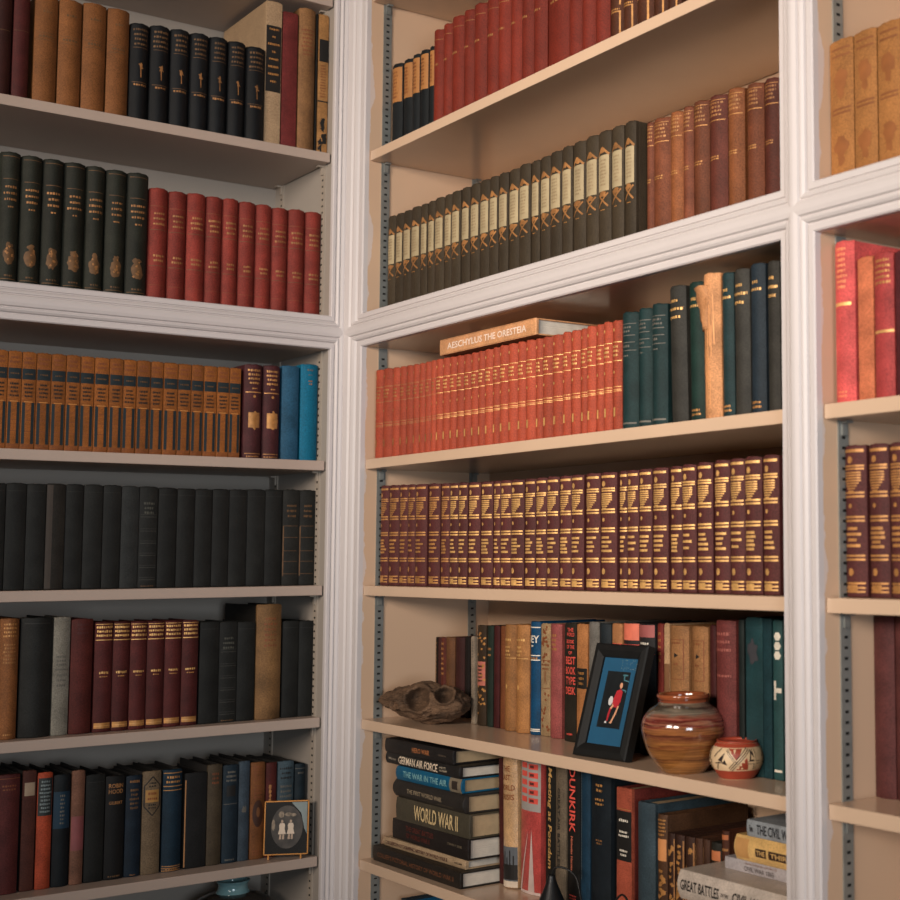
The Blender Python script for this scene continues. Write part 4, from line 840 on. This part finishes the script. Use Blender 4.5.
# ------------------------------------------------------------------ books lying flat in stacks: local x -> up, local z -> along the shelf
def lying(label, s0, s1, z0, z1, dfront, depth, key_rgb, fn=None, bulge=.12, yaw=0, page=None, group=None, **kw):
    t = z1-z0-.0004; h = s1-s0
    # standing book turned on its side: its local +z points along +s (world -y), its +x points down
    M = Matrix(((0, 1, 0), (0, 0, -1), (-1, 0, 0)))   # columns: images of local x, y, z
    Mz = Matrix.Rotation(R(yaw), 3, 'Z') @ M
    loc = Vector(place('R', (s0+s1)/2, dfront, (z0+z1)/2+.0002))-(Mz @ Vector((0, 0, h/2)))
    root = empty('book', loc); root.rotation_euler = Mz.to_euler()
    m = mat('cover_lying_%d_%d_%d' % key_rgb, key_rgb, kw.get('rough', .5), .15, 40, .2, 900, gain=.85, grain=.2)
    B = Book(root, t, h, depth, m, bulge, page or M_PAPER, rnd=random.Random(label)); B.idx = 0
    if fn: fn(B)
    B.done(); tag(root, label, 'book', group); return root
G1 = 'war histories stacked flat at the left of the middle bay'
def lt(txt, v, hgt, length, c, x=0): return lambda B: ltext(B, txt, v, hgt, length, c, x)
def ltext(B, txt, v, hgt, length, c, x=0):
    # reads left to right: glyph x -> local +z, glyph y -> local -x (up)
    vs, fs = text_mesh(txt); b = B.mb('title', deco(c)); k = len(b.v)
    for a, e in vs: b.v.append(B.wrap(-x-e*hgt, v*B.h+a*length, .0005))
    for f in fs: b.f.append(tuple(k+i for i in f)); b.mi.append(0)
def multi(*fs):
    def f(B):
        for g in fs: g(B)
    return f
def lbox(v0, v1, x0, x1, c, name='label', lift=.0003):     # x0, x1 as fractions of thickness, 0 = bottom
    return lambda B: B.rect(1-x1, 1-x0, v0*B.h, v1*B.h, c, name, lift)
S = [
 ('bottom black book of the war stack, lettered history of World War II', .098, .408, -.5343, -.508, .018, .155, (40, 34, 28), lt("COLLIER'S PICTORIAL HISTORY OF WORLD WAR II", .5, .008, .27, (104, 66, 44)), .06, 0, M_PAPERW),
 ('thin cream-spined photographic history just above the bottom of the war stack', .112, .394, -.508, -.4925, .034, .15, (186, 158, 124), multi(lt("COLLIER'S PHOTOGRAPHIC HISTORY OF WORLD WAR II", .42, .0062, .215, (72, 30, 26)), lt('COLLIER', .93, .003, .025, 'ink')), .2, .8, M_PAPERW),
 ('thick near-black book with dark red two-line title in war stack', .133, .402, -.4925, -.458, .036, .15, (34, 27, 24), multi(lt('THE GREAT BATTLES', .38, .0085, .10, (92, 42, 34), .006), lt('OF WORLD WAR II', .36, .0085, .085, (92, 42, 34), -.006), lt('STEPHEN W. SEARS', .84, .004, .05, (104, 92, 74), .002)), .03, -.5, M_PAPERW),
 ('grey-brown book lettered WORLD WAR II in tall cream capitals', .151, .404, -.458, -.4185, .036, .15, (72, 66, 52), lt('WORLD WAR II', .56, .025, .15, (206, 180, 132)), .05, .4, None),
 ('black book lettered THE FIRST WORLD WAR in small capitals', .143, .396, -.4185, -.3885, .036, .15, (42, 38, 34), multi(lt('THE FIRST WORLD WAR', .47, .0075, .125, (150, 134, 110)), lt('A PICTORIAL HISTORY', .75, .003, .06, (100, 90, 76), -.009)), .25, -.8, None),
 ('bright blue book about the war in the air, in stack', .153, .376, -.3885, -.3645, .036, .145, (12, 98, 134), multi(lt('THE WAR IN THE AIR', .46, .0105, .15, (120, 168, 172)), lbox(.83, 1, 0, 1, (120, 108, 90), 'picture_panel'), lbox(.87, .95, .2, .8, (50, 40, 34), 'picture_panel', .0005)), .14, 1, None),
 ('black book lettered GERMAN AIR FORCE in slanting white capitals', .107, .374, -.3645, -.3445, .036, .15, (30, 28, 26), multi(lt('GERMAN AIR FORCE', .46, .0135, .142, (226, 206, 180)), lt('Mason', .11, .004, .028, (150, 140, 124)), lt('AND ITS', .79, .0032, .022, (190, 176, 152), .003), lt('AIRCRAFT', .80, .0032, .028, (190, 176, 152), -.002)), .16, -.5, M_PAPERW),
 ('topmost black book of the war stack with small orange title', .108, .346, -.3445, -.3205, .036, .15, (34, 30, 28), multi(lt('HERO WAR', .55, .0085, .06, (172, 108, 66)), lt('NORMAN', .86, .003, .025, (90, 78, 66))), .1, .9, None)]
for a in S:
    lying(a[0], a[1], a[2], a[3], a[4], a[5], a[6], a[7], a[8], a[9], a[10], a[11], G1)
# silvery jacket flap lying over the topmost book
G2 = 'Civil War books stacked flat at the right of the middle bay'
lying('dark book at the very bottom of the Civil War stack', 1.004, 1.21, -.5343, -.49, .012, .16, (60, 44, 34), None, .1, 0, None, G2)
lying('orange-edged book directly beneath GREAT BATTLES OF THE CIVIL WAR', 1.004, 1.21, -.49, -.4435, .01, .16, (150, 92, 52), None, .1, 0, None, G2)
lying('thick white book lettered GREAT BATTLES OF THE CIVIL WAR', .9995, 1.218, -.4435, -.406, .006, .155, (208, 192, 176), multi(lt('GREAT BATTLES', .215, .0135, .078, 'ink', .001), lt('OF THE', .445, .0045, .014, 'ink', .001), lt('CIVIL WAR', .665, .0135, .066, 'ink', .001)), .16, 0, None, G2, rough=.3)
lying('thin pale lilac-white book on Civil War times, between thicker ones', 1.034, 1.215, -.406, -.3905, .053, .12, (186, 178, 178), multi(lt('CIVIL WAR 1865', .38, .0062, .058, (96, 88, 86), -.002), lt('THE ILLUSTRATED HISTORY OF', .40, .002, .062, (120, 84, 66), .0045)), .06, 0, M_PAPERW, G2)
lying('butter-yellow jacketed book with title in black blocks', 1.058, 1.216, -.3905, -.3585, .053, .12, (212, 172, 108), multi(lbox(.27, .40, .28, .62, (52, 34, 24), 'title_block'), lbox(.43, .74, .28, .62, (52, 34, 24), 'title_block'), lambda B: ltext(B, 'THE', .335, .006, .016, (206, 166, 104), -.0016), lambda B: ltext(B, 'THIRD', .585, .006, .042, (206, 166, 104), -.0016), lbox(.02, .18, .1, .9, (188, 140, 84), 'worn_patch')), .16, 0, None, G2, rough=.35)
lying('blue-grey book lettered THE CIVIL WAR on top of the right stack', 1.079, 1.217, -.3585, -.3375, .053, .12, (150, 156, 160), multi(lt('THE CIVIL WAR', .41, .0125, .072, (34, 34, 38)), lt('Time', .07, .008, .008, (50, 46, 46))), .06, 0, None, G2)
# book lying across the orange-red volumes
lying('slim tan slipcased book reading AESCHYLUS THE ORESTEIA, lying on orange-red volumes', .319, .624, .3445, .3715, .018, .145, (206, 150, 104), multi(lt('AESCHYLUS', .28, .011, .115, (226, 206, 190)), lt('THE ORESTEIA', .70, .011, .13, (226, 206, 190)), lbox(.02, .98, .03, .05, 'brown'), lbox(.02, .98, .95, .97, 'brown')), .02, 0, M_PAPERW, 'book lying on the orange-red set')

# books on the lowest shelf, of which only the heads show
for k, (s0, s1, hh, rgb, nm) in enumerate(((.105, .122, .243, (30, 40, 46), 'black'), (.123, .141, .240, (14, 84, 124), 'blue'), (.142, .153, .236, (190, 176, 156), 'slim cream'), (.155, .172, .232, (34, 40, 44), 'dark slate'), (.174, .19, .226, (36, 60, 70), 'teal'), (.192, .207, .221, (150, 50, 44), 'red'), (.209, .226, .214, (40, 36, 34), 'dark brown'))):
    root = empty('book', place('R', (s0+s1)/2, .07, -.8497), (0, 0, R(-90)))
    B = Book(root, s1-s0-.0006, hh, .15, mat('cover_low_'+str(k), rgb, .6, .2), .12, rnd=random.Random(k)); B.done()
    tag(root, '%s book on the lowest shelf under the war stack, mostly cut off' % nm, 'book', 'books on the lowest shelf')

# ------------------------------------------------------------------ torn flap on the tattered spine
tt = [o for o in bpy.data.objects if o.parent is None and 'tattered' in o.get('label', '')][0]
b = MB(); P = []
for k in range(9):
    q = k/8; z = .118+.06*q
    P.append([(-.016-.011*q**1.5+.002*math.sin(k*2), -.006-.005*q, z), (-.008-.006*q, -.010-.003*math.sin(k), z+.002), (.002, -.0115, z)])
b.grid(P); o = b.build('torn_flap', K and mat('cover_torn_tan', (0, 0, 0)), tt, smooth=True)
md = o.modifiers.new('s', 'SOLIDIFY'); md.thickness = .0012

# ------------------------------------------------------------------ lathe
def lathe(name, prof, m, parent, n=64, wob=0):
    b = MB(); P = []
    for r, z in prof:
        P.append([(r*math.cos(2*math.pi*k/n)*(1+wob*math.sin(2*2*math.pi*k/n+z*40)), r*math.sin(2*math.pi*k/n), z) for k in range(n)])
    b.grid(P, closed=True); b.poly(P[0][::-1])
    return fix_normals(b.build(name, m, parent, smooth=True))
def spl(pts, n=8):
    out = []
    for i in range(len(pts)-1):
        p0 = pts[max(i-1, 0)]; p1 = pts[i]; p2 = pts[i+1]; p3 = pts[min(i+2, len(pts)-1)]
        for k in range(n):
            t = k/n
            out.append(tuple(.5*(2*b+(c-a)*t+(2*a-5*b+4*c-d)*t*t+(-a+3*b-3*c+d)*t**3) for a, b, c, d in zip(p0, p1, p2, p3)))
    return out+[pts[-1]]
def banded(name, stops, hgt, rough=.12):
    m = bpy.data.materials.new(name); m.use_nodes = True; n = m.node_tree.nodes; L = m.node_tree.links; b = n['Principled BSDF']
    b.inputs['Roughness'].default_value = rough; b.inputs['Coat Weight'].default_value = .6; b.inputs['Coat Roughness'].default_value = .05
    tc = n.new('ShaderNodeTexCoord'); sp = n.new('ShaderNodeSeparateXYZ'); L.new(tc.outputs['Object'], sp.inputs[0])
    mp = n.new('ShaderNodeMapping'); mp.inputs['Scale'].default_value = (14, 14, 60); mp.inputs['Rotation'].default_value = (.12, .08, 0); L.new(tc.outputs['Object'], mp.inputs[0])
    nz = n.new('ShaderNodeTexNoise'); nz.inputs['Scale'].default_value = 1.3; nz.inputs['Detail'].default_value = 6; L.new(mp.outputs[0], nz.inputs['Vector'])
    a = n.new('ShaderNodeMath'); a.operation = 'MULTIPLY_ADD'; a.inputs[1].default_value = .028; L.new(nz.outputs['Fac'], a.inputs[0]); L.new(sp.outputs['Z'], a.inputs[2])
    r = n.new('ShaderNodeMapRange'); r.inputs[1].default_value = .014; r.inputs[2].default_value = hgt+.014; L.new(a.outputs[0], r.inputs[0])
    cr = n.new('ShaderNodeValToRGB'); L.new(r.outputs[0], cr.inputs[0]); el = cr.color_ramp.elements
    el[0].position = stops[0][0]; el[0].color = (*lin(stops[0][1]), 1); el[1].position = stops[-1][0]; el[1].color = (*lin(stops[-1][1]), 1)
    for p, c in stops[1:-1]: e = el.new(p); e.color = (*lin(c), 1)
    n2 = n.new('ShaderNodeTexNoise'); mp2 = n.new('ShaderNodeMapping'); mp2.inputs['Scale'].default_value = (20, 20, 420); L.new(tc.outputs['Object'], mp2.inputs[0]); L.new(mp2.outputs[0], n2.inputs['Vector']); n2.inputs['Scale'].default_value = 1
    r2 = n.new('ShaderNodeMapRange'); r2.inputs[1].default_value = .3; r2.inputs[2].default_value = .7; r2.inputs[3].default_value = .5; r2.inputs[4].default_value = 1.35; L.new(n2.outputs['Fac'], r2.inputs[0])
    vm = n.new('ShaderNodeVectorMath'); vm.operation = 'SCALE'; L.new(cr.outputs[0], vm.inputs[0]); L.new(r2.outputs[0], vm.inputs['Scale']); L.new(vm.outputs[0], b.inputs['Base Color'])
    return m
VM = banded('swirled_glaze', [(0, (134, 88, 44)), (.12, (150, 98, 50)), (.2, (116, 70, 38)), (.27, (152, 100, 52)), (.36, (112, 64, 36)), (.40, (150, 98, 52)), (.50, (96, 50, 36)), (.53, (146, 92, 52)), (.60, (140, 88, 56)), (.635, (108, 44, 38)), (.67, (146, 96, 72)), (.70, (110, 40, 36)), (.745, (136, 84, 64)), (.78, (120, 106, 90)), (.83, (92, 84, 70)), (.86, (64, 58, 50)), (.90, (116, 98, 80)), (.95, (78, 64, 52)), (1, (120, 56, 34))], .104)
v = empty('vase', place('R', .968, .036, -.2878)); tag(v, 'round glazed pot with swirled ochre, grey and red bands', 'vase')
lathe('body', spl([(.024, 0), (.029, .0008), (.040, .014), (.051, .034), (.0565, .056), (.055, .070), (.047, .082), (.036, .090), (.0325, .0935)]), VM, v)
lathe('rim', spl([(.0325, .0932), (.0335, .0965), (.0358, .1005), (.0352, .1035), (.0325, .104), (.0305, .1015), (.0302, .094), (.034, .086), (.030, .08)], 5), banded('rim_glaze', [(0, (120, 58, 36)), (.9, (120, 58, 36)), (1, (140, 76, 44))], .104), v)
# small painted bowl
bw = empty('bowl', place('R', 1.056, .056, -.2878)); tag(bw, 'small cream pot painted with dark and red geometric pattern', 'bowl')
BP = spl([(.018, 0), (.0222, .0006), (.0275, .008), (.0335, .018), (.0352, .026), (.0335, .036), (.0285, .0438), (.0262, .0465)])
M_TERRA = mat('red_clay_slip', (150, 62, 42), .4, .12, 60, .05); M_SLIP = mat('cream_slip', (206, 178, 140), .42, .1, 60, .05); M_BLK = mat('dark_slip', (46, 34, 30), .45, .1, 60, 0)
lathe('body', BP, M_SLIP, bw)
lathe('rim', [(.0262, .0465), (.0268, .0485), (.0258, .0495), (.0242, .0485), (.0240, .044), (.028, .036), (.027, .03)], M_TERRA, bw)
def br(z):
    for (r0, z0), (r1, z1) in zip(BP, BP[1:]):
        if z0 <= z <= z1: return r0+(r1-r0)*(z-z0)/max(1e-9, z1-z0)
    return BP[-1][0]
def onb(a, z, l=.0004): r = br(z)+l; return (r*math.cos(a), r*math.sin(a), z)
def bband(name, z0, z1, m, n=64):
    b = MB(); P = [[onb(2*math.pi*k/n, z0+(z1-z0)*q/5, .0003) for k in range(n)] for q in range(6)]; b.grid(P, closed=True); b.build(name, m, bw, smooth=True)
bband('foot_band', .0008, .0125, M_TERRA); bband('neck_band', .0418, .0464, M_TERRA)
pb = {M_BLK.name: MB(), M_TERRA.name: MB(), M_SLIP.name: MB()}
def bstrip(a0, z0, a1, z1, w, m, n=10, l=.0006):
    P0, P1 = [], []
    dx = (a1-a0)*.034; dz = z1-z0; ln = math.hypot(dx, dz); nx, nz = -dz/ln*w/2, dx/ln*w/2
    for k in range(n+1):
        t = k/n; a = a0+(a1-a0)*t; z = z0+dz*t
        P0.append(onb(a+nx/.034, z+nz, l)); P1.append(onb(a-nx/.034, z-nz, l))
    pb[m.name].grid([P0, P1])
def btri(pts, m, l=.0007):
    c = (sum(p[0] for p in pts)/len(pts), sum(p[1] for p in pts)/len(pts)); loop = []
    for i in range(len(pts)):
        p, q = pts[i], pts[(i+1) % len(pts)]
        for j in range(5): loop.append((p[0]+(q[0]-p[0])*j/5, p[1]+(q[1]-p[1])*j/5))
    rings = [[onb(c[0]+(a-c[0])*f, c[1]+(z-c[1])*f, l) for a, z in loop] for f in (.02, .25, .5, .75, 1)]
    pb[m.name].grid(rings, closed=True); pb[m.name].poly(rings[0])
fa = math.atan2(-.78, -.62)
for rep in range(3):
    f = fa+rep*2*math.pi/3
    pb = {M_BLK.name: MB(), M_TERRA.name: MB(), M_SLIP.name: MB()}
    # angle grows anticlockwise seen from above: towards the right of the picture
    for w, m, l in ((.0062, M_BLK, .0006), (.0042, M_SLIP, .0009), (.0012, M_BLK, .0012)):
        bstrip(f-.30, .014, f+.42, .041, w, m, l=l)
        bstrip(f+.02, .020, f-.42, .040, w*.8, m, l=l-.0002)
    btri([(f-.36, .041), (f-.05, .024), (f+.18, .041)], M_TERRA, .0005)
    for da, dz in ((-.30, .036), (-.12, .038)): btri([(f+da-.05, dz+.002), (f+da+.05, dz+.002), (f+da, dz-.004)], M_SLIP, .0009)
    btri([(f-.08, .014), (f+.42, .014), (f+.34, .030)], M_TERRA, .0005)
    for da, dz in ((.02, .017), (.12, .0205), (.22, .0245), (.16, .016)): btri([(f+da+.045*math.cos(q), dz+.0014*math.sin(q)) for q in (0, 1.05, 2.1, 3.14, 4.2, 5.2)], M_SLIP, .001)
    btri([(f+.5, .0405), (f+.42, .022), (f+.78, .024)], M_BLK, .0005); btri([(f+.52, .034), (f+.5, .027), (f+.66, .0275)], M_SLIP, .0008)
    for w, m, l in ((.004, M_BLK, .0008), (.0024, M_SLIP, .0011)): bstrip(f+.62, .041, f+.70, .014, w, m, l=l); bstrip(f+.40, .0235, f+.9, .0235, w, m, l=l)
    btri([(f-.62, .024), (f-.50, .036), (f-.80, .026)], M_BLK, .0006); btri([(f-.40, .020), (f-.62, .022), (f-.50, .027)], M_BLK, .0006)
    for w in (0,): bstrip(f-1.0, .030, f-.70, .041, .0012, M_BLK); bstrip(f-.95, .022, f-.6, .0235, .0012, M_BLK); bstrip(f-.9, .014, f-.75, .024, .0012, M_BLK)
    for m in (M_BLK, M_TERRA, M_SLIP): pb[m.name].build('painted_pattern', m, bw)

# ------------------------------------------------------------------ black picture frame leaning on the books
M_FR = mat('black_frame_wood', (24, 24, 23), .6, .1, 60, .1, spec=.2)
FW, FH, BD = .116, .165, .0195
ux = Vector((.087, -1, 0)).normalized(); uy = Vector((.276, .024, .961)); uy = (uy-uy.dot(ux)*ux).normalized(); uz = ux.cross(uy)
base = Vector((.0215, -.7945, ZB-.2867))
fr = empty('picture_frame', base); fr.rotation_euler = Matrix((ux, uy, uz)).transposed().to_euler()
tag(fr, 'black picture frame with blue mat showing a player in red, leaning back', 'picture frame')
b = MB(); rings = []
for ins, hh in ((0, -.009), (0, .004), (.002, .006), (.010, .0075), (BD-.003, .004), (BD, .002), (BD, -.002)):
    rings.append([(-FW/2+ins, ins, hh), (FW/2-ins, ins, hh), (FW/2-ins, FH-ins, hh), (-FW/2+ins, FH-ins, hh)])
b.grid(rings, closed=True); fix_normals(b.build('moulding', M_FR, fr))
b = MB(); b.box(-FW/2+.003, FW/2-.003, .003, FH-.003, -.0085, -.006); b.build('backing_board', M_DARK, fr)
b = MB(); b.box(-FW/2+BD-.002, FW/2-BD+.002, BD-.002, FH-BD+.002, -.0055, -.0015); b.build('blue_mat', mat('blue_mat_card', (32, 82, 112), .55, .05, 60, 0), fr)
pw, py0, py1 = .050, .044, .126
b = MB(); b.box(-pw/2, pw/2, py0, py1, -.0016, -.0010); ph = b.build('photograph', mat('night_print', (26, 30, 32), .4, .2, 60, 0), fr)
def fig(name, polys, m, parent, z, ox=0, oy=0, sc=1):
    b = MB()
    for pg in polys: b.poly([(ox+x*sc, oy+y*sc, z) for x, y in pg])
    return b.build(name, m, parent)
def ellp(cx, cy, rx, ry, n=14, a0=0): return [(cx+rx*math.cos(a0+2*math.pi*k/n), cy+ry*math.sin(a0+2*math.pi*k/n)) for k in range(n)]
SK = mat('print_skin', (206, 150, 116), .5, .05, 60, 0); RD = mat('print_red', (178, 44, 52), .5, .1, 200, 0); WH = mat('print_white', (204, 202, 200), .5, .05, 60, 0); TL = mat('print_teal', (70, 118, 128), .5, .1, 60, 0)
fig('red_shirt', [[(.000, .086), (.004, .098), (.012, .101), (.017, .097), (.0165, .083), (.012, .074), (.004, .074), (-.001, .079)]], RD, ph, -.0006)
fig('head', [ellp(.0115, .106, .0032, .0045)], SK, ph, -.00055)
fig('standing_leg', [[(.012, .076), (.008, .064), (.004, .055), (.007, .054), (.012, .064), (.0155, .077)], [(.004, .055), (.001, .051), (.006, .0505), (.008, .055)]], SK, ph, -.00055)
fig('knee', [[(.001, .079), (-.004, .072), (-.001, .070), (.004, .076)]], SK, ph, -.00055)
fig('red_socks', [[(-.004, .073), (-.006, .062), (-.006, .054), (-.003, .054), (-.0015, .063), (-.0005, .071)]], RD, ph, -.00052)
fig('ball', [ellp(-.005, .083, .0048, .0068)], WH, ph, -.0005); fig('white_boot', [ellp(-.007, .052, .0024, .0016)], WH, ph, -.0005)
fig('stand_lights', [ellp(.016, .121, .006, .0012), [(.014, .115), (.026, .113), (.026, .1115), (.014, .1135)], [(.014, .101), (.024, .0995), (.024, .096), (.022, .096), (.022, .098), (.014, .0995)], ellp(.0145, .118, .0012, .004)], TL, ph, -.00058)
b = MB(); rr = random.Random(5)
for i in range(26): x, y = rr.uniform(.002, .036), rr.uniform(.128, .144); b.box(x-.0003, x+.0003, y-.0003, y+.0003, -.0015, -.0013)
b.build('mat_speckles', mat('speckle', (190, 190, 160), .5, 0, 60, 0), fr)
b = MB(); b.quad((-.012, .002, -.0125), (.012, .002, -.0125), (.010, .11, -.0125), (-.010, .11, -.0125)); 
b2 = MB(); b2.box(-.012, .012, .0, .11, -.0110, -.0088); b2.build('easel_back', M_DARK, fr)

# ------------------------------------------------------------------ small gilt-framed oval photograph, left case
an = R(-30); of = empty('picture_frame', (-.096, .016, ZB-.5347)); of.rotation_euler = (R(-5), 0, an)
tag(of, 'small gilt-edged frame with oval portrait of two children in white', 'picture frame')
w2, h2 = .0385, .094; f0 = .0075
M_GE = mat('brass_edge', (196, 134, 70), .3, .1, 60, 0, metal=.6)
b = MB()
for x0, x1, z0, z1 in ((-w2, w2, f0, f0+.0018), (-w2, w2, f0+h2-.0018, f0+h2), (-w2, -w2+.0018, f0, f0+h2), (w2-.0018, w2, f0, f0+h2)): b.box(x0, x1, -.004, .004, z0, z1)
b.build('brass_edge', M_GE, of)
b = MB()
for x in (-.03, .026): b.box(x-.0012, x+.0012, -.003, .003, .0, f0)
b.build('foot', M_GE, of)
b = MB(); b.box(-w2+.0016, w2-.0016, -.002, .003, f0+.0016, f0+h2-.0016); b.build('dark_mount', mat('mount_print', (24, 22, 20), .25, .3, 20, 0), of)
def vfig(name, polys, m, parent, y):
    b = MB()
    for pg in polys: b.poly([(x, y, z) for x, z in pg])
    return b.build(name, m, parent)
oz = f0+.048
vfig('glare_corner', [[(.008, f0+h2-.003), (w2-.003, f0+h2-.003), (w2-.003, f0+.035), (.031, f0+.045), (.025, f0+.072)]], mat('painted_glare', (128, 138, 136), .3, .15, 60, 0), of, -.0023)  # glare painted as a flat pale shape over the mount
ov = vfig('oval_portrait', [ellp(.001, oz, .0275, .0375, 32)], mat('sepia_print', (58, 52, 46), .35, .6, 60, 0), of, -.0026)
for cx in (-.0075, .0075):
    vfig('white_dress', [[(cx-.0035, oz+.007), (cx+.0035, oz+.007), (cx+.0052, oz+.003), (cx+.0045, oz-.003), (cx+.0068, oz-.012), (cx-.0068, oz-.012), (cx-.0045, oz-.003), (cx-.0052, oz+.003)]], mat('print_cream', (206, 186, 164), .5, .05, 60, 0), ov, -.0029)
    vfig('face', [ellp(cx, oz+.0100, .0021, .0029, 10), [(cx-.004, oz-.0122), (cx-.001, oz-.0122), (cx-.001, oz-.021), (cx-.005, oz-.021)], [(cx+.001, oz-.0122), (cx+.004, oz-.0122), (cx+.004, oz-.021), (cx+.0005, oz-.021)]], mat('print_face', (170, 146, 124), .5, .05, 60, 0), ov, -.0030)
vfig('foliage', [ellp(-.009, oz+.022, .005, .006, 8), ellp(.003, oz+.022, .006, .0035, 9), ellp(.012, oz+.021, .005, .003, 7), ellp(-.0225, oz+.004, .003, .010, 9)], mat('print_leaves', (140, 124, 104), .5, .5, 250, 0), ov, -.0028)

# ------------------------------------------------------------------ gnarled driftwood / hollow fossil
dw = empty('driftwood', place('R', .197, .060, -.2878)); tag(dw, 'gnarled dark brown hollow piece of driftwood on the shelf', 'driftwood')
bm = bmesh.new(); bmesh.ops.create_icosphere(bm, subdivisions=6, radius=1)
cd = Vector((-.62, -.78, .10)).normalized(); rtv = Vector((.78, -.62, 0)); SX, SY, SZ = .048, .112, .033
def on_front(a, b_):
    o_ = rtv*a+Vector((0, 0, b_)); iv = lambda q: Vector((q.x/SX, q.y/SY, q.z/SZ)); u, w_ = iv(o_), iv(cd)
    A_, B_, C_ = w_.dot(w_), 2*u.dot(w_), u.dot(u)-1; t = (-B_+math.sqrt(max(0, B_*B_-4*A_*C_)))/(2*A_); return o_+cd*t
HOL = [(on_front(-.008, .005), .022, .050), (on_front(.036, .009), .0145, .036), (on_front(-.046, -.004), .007, .014), (on_front(.008, -.018), .005, .006)]
for vv in bm.verts:
    n = vv.co.normalized(); pos = Vector((n.x*SX, n.y*SY, n.z*SZ)); side = pos.dot(rtv)/.066
    if side < 0: pos.z *= 1+.42*side                       # snout low on the left
    r = .0060*noise.noise(n*2.2)+.0030*noise.noise(n*6)+.0012*noise.noise(n*17)
    r += .0030*abs(noise.noise(Vector((n.x*4, n.y*4, n.z*16))))
    dp = Vector((0, 0, 0))
    for c, rad, dep in HOL:
        q = (pos-c); q = Vector((q.dot(rtv), q.z*1.15, q.dot(cd)*.5)).length/rad
        if q < 1: dp -= cd*dep*(1-q*q)**.6
        if q < 2: r += .0060*math.exp(-((q-1.12)/.16)**2)
    vv.co = pos+n*r+dp
bm.normal_update()
ca, sa = math.cos(R(9)), math.sin(R(9))
zmn = min(v_.co.z for v_ in bm.verts)
for vv in bm.verts:
    z = vv.co.z-zmn; 
    if z < .004: z = z*.4
    vv.co = Vector((vv.co.x*ca-vv.co.y*sa, vv.co.x*sa+vv.co.y*ca, z))
b = MB(); b.add_bm(bm); bm.free()
mw = mat('weathered_wood', (90, 68, 50), .85, .6, 40, .8, 260, stretch=(1, .4, 1.6), grain=.35)
b.build('driftwood_body', mw, dw, smooth=True)

# ------------------------------------------------------------------ porcelain jar on the lowest left shelf
jr = empty('jar', (-.148, .125, ZB-.8498)); tag(jr, 'dark flowered porcelain jar with pale blue neck on lowest left shelf', 'jar')
lathe('body', spl([(.045, 0), (.05, .002), (.066, .06), (.084, .14), (.086, .19), (.070, .228), (.045, .243), (.030, .247)]), mat('dark_glaze', (60, 56, 52), .15, .5, 24, .05, coat=.5), jr)
lathe('neck', spl([(.030, .2465), (.027, .252), (.026, .260), (.029, .2665), (.0295, .268), (.026, .268), (.0235, .26), (.023, .24)], 5), mat('celadon_glaze', (128, 168, 172), .15, .15, 60, 0, coat=.5), jr)
b = MB(); rr = random.Random(9)
JP = [(.084, .14), (.086, .19), (.070, .228), (.045, .243)]
def jrad(z):
    for (r0, z0), (r1, z1) in zip(JP, JP[1:]):
        if z0 <= z <= z1: return r0+(r1-r0)*(z-z0)/(z1-z0)+.0035
    return .09
for i in range(26):
    a = rr.uniform(0, 6.28); z = rr.uniform(.15, .236); r = jrad(z); c = Vector((r*math.cos(a), r*math.sin(a), z)); nrm = Vector((math.cos(a), math.sin(a), .6)).normalized(); t1 = nrm.cross(Vector((0, 0, 1))).normalized(); t2 = nrm.cross(t1); q = rr.uniform(.004, .009)
    b.poly([tuple(c+nrm*.001+t1*q*math.cos(k)+t2*q*math.sin(k)) for k in (0, 1.05, 2.1, 3.14, 4.2, 5.2)], i % 3)
b.build('flower_painting', [mat('rose_enamel', (150, 52, 44), .25, .2), mat('white_enamel', (200, 190, 180), .25, .2), mat('leaf_enamel', (60, 70, 54), .25, .2)], jr)

# ------------------------------------------------------------------ small black plug-in adaptor with cord, front of the bottom row
ad = empty('lamp_adaptor', place('R', .647, .036, -.5341)); tag(ad, 'small black cone-shaped object with cord before Meeting at Potsdam', 'adaptor')
MBK = mat('black_plastic', (22, 22, 22), .4, .1)
lathe('cone_body', spl([(.028, 0), (.0285, .003), (.024, .012), (.014, .034), (.0075, .05), (.0055, .058), (.004, .060)], 5), MBK, ad, 32)
def tube(name, pts, r, m, parent, n=8):
    pts = [Vector(p) for p in spl([tuple(p) for p in pts], 8)]; b = MB(); P = []
    for i, p in enumerate(pts):
        tn = (pts[min(i+1, len(pts)-1)]-pts[max(i-1, 0)]).normalized(); a = tn.cross(Vector((0, 0, 1)))
        if a.length < .01: a = Vector((1, 0, 0))
        a.normalize(); c = tn.cross(a); P.append([tuple(p+a*r*math.cos(2*math.pi*k/n)+c*r*math.sin(2*math.pi*k/n)) for k in range(n)])
    b.grid(P, closed=True); return b.build(name, m, parent, smooth=True)
tube('cord', [(0, 0, .058), (.003, -.006, .070), (.012, -.020, .070), (.020, -.036, .058), (.018, -.052, .030), (.012, -.075, .006), (.010, -.10, .0025), (.012, -.125, .018), (.020, -.140, .045), (.022, -.155, .052), (.020, -.175, .034), (.012, -.190, .006), (.004, -.17, .0025), (.004, -.14, .022), (.008, -.135, .03), (.008, -.150, .028), (.004, -.17, .003)], .0016, MBK, ad)
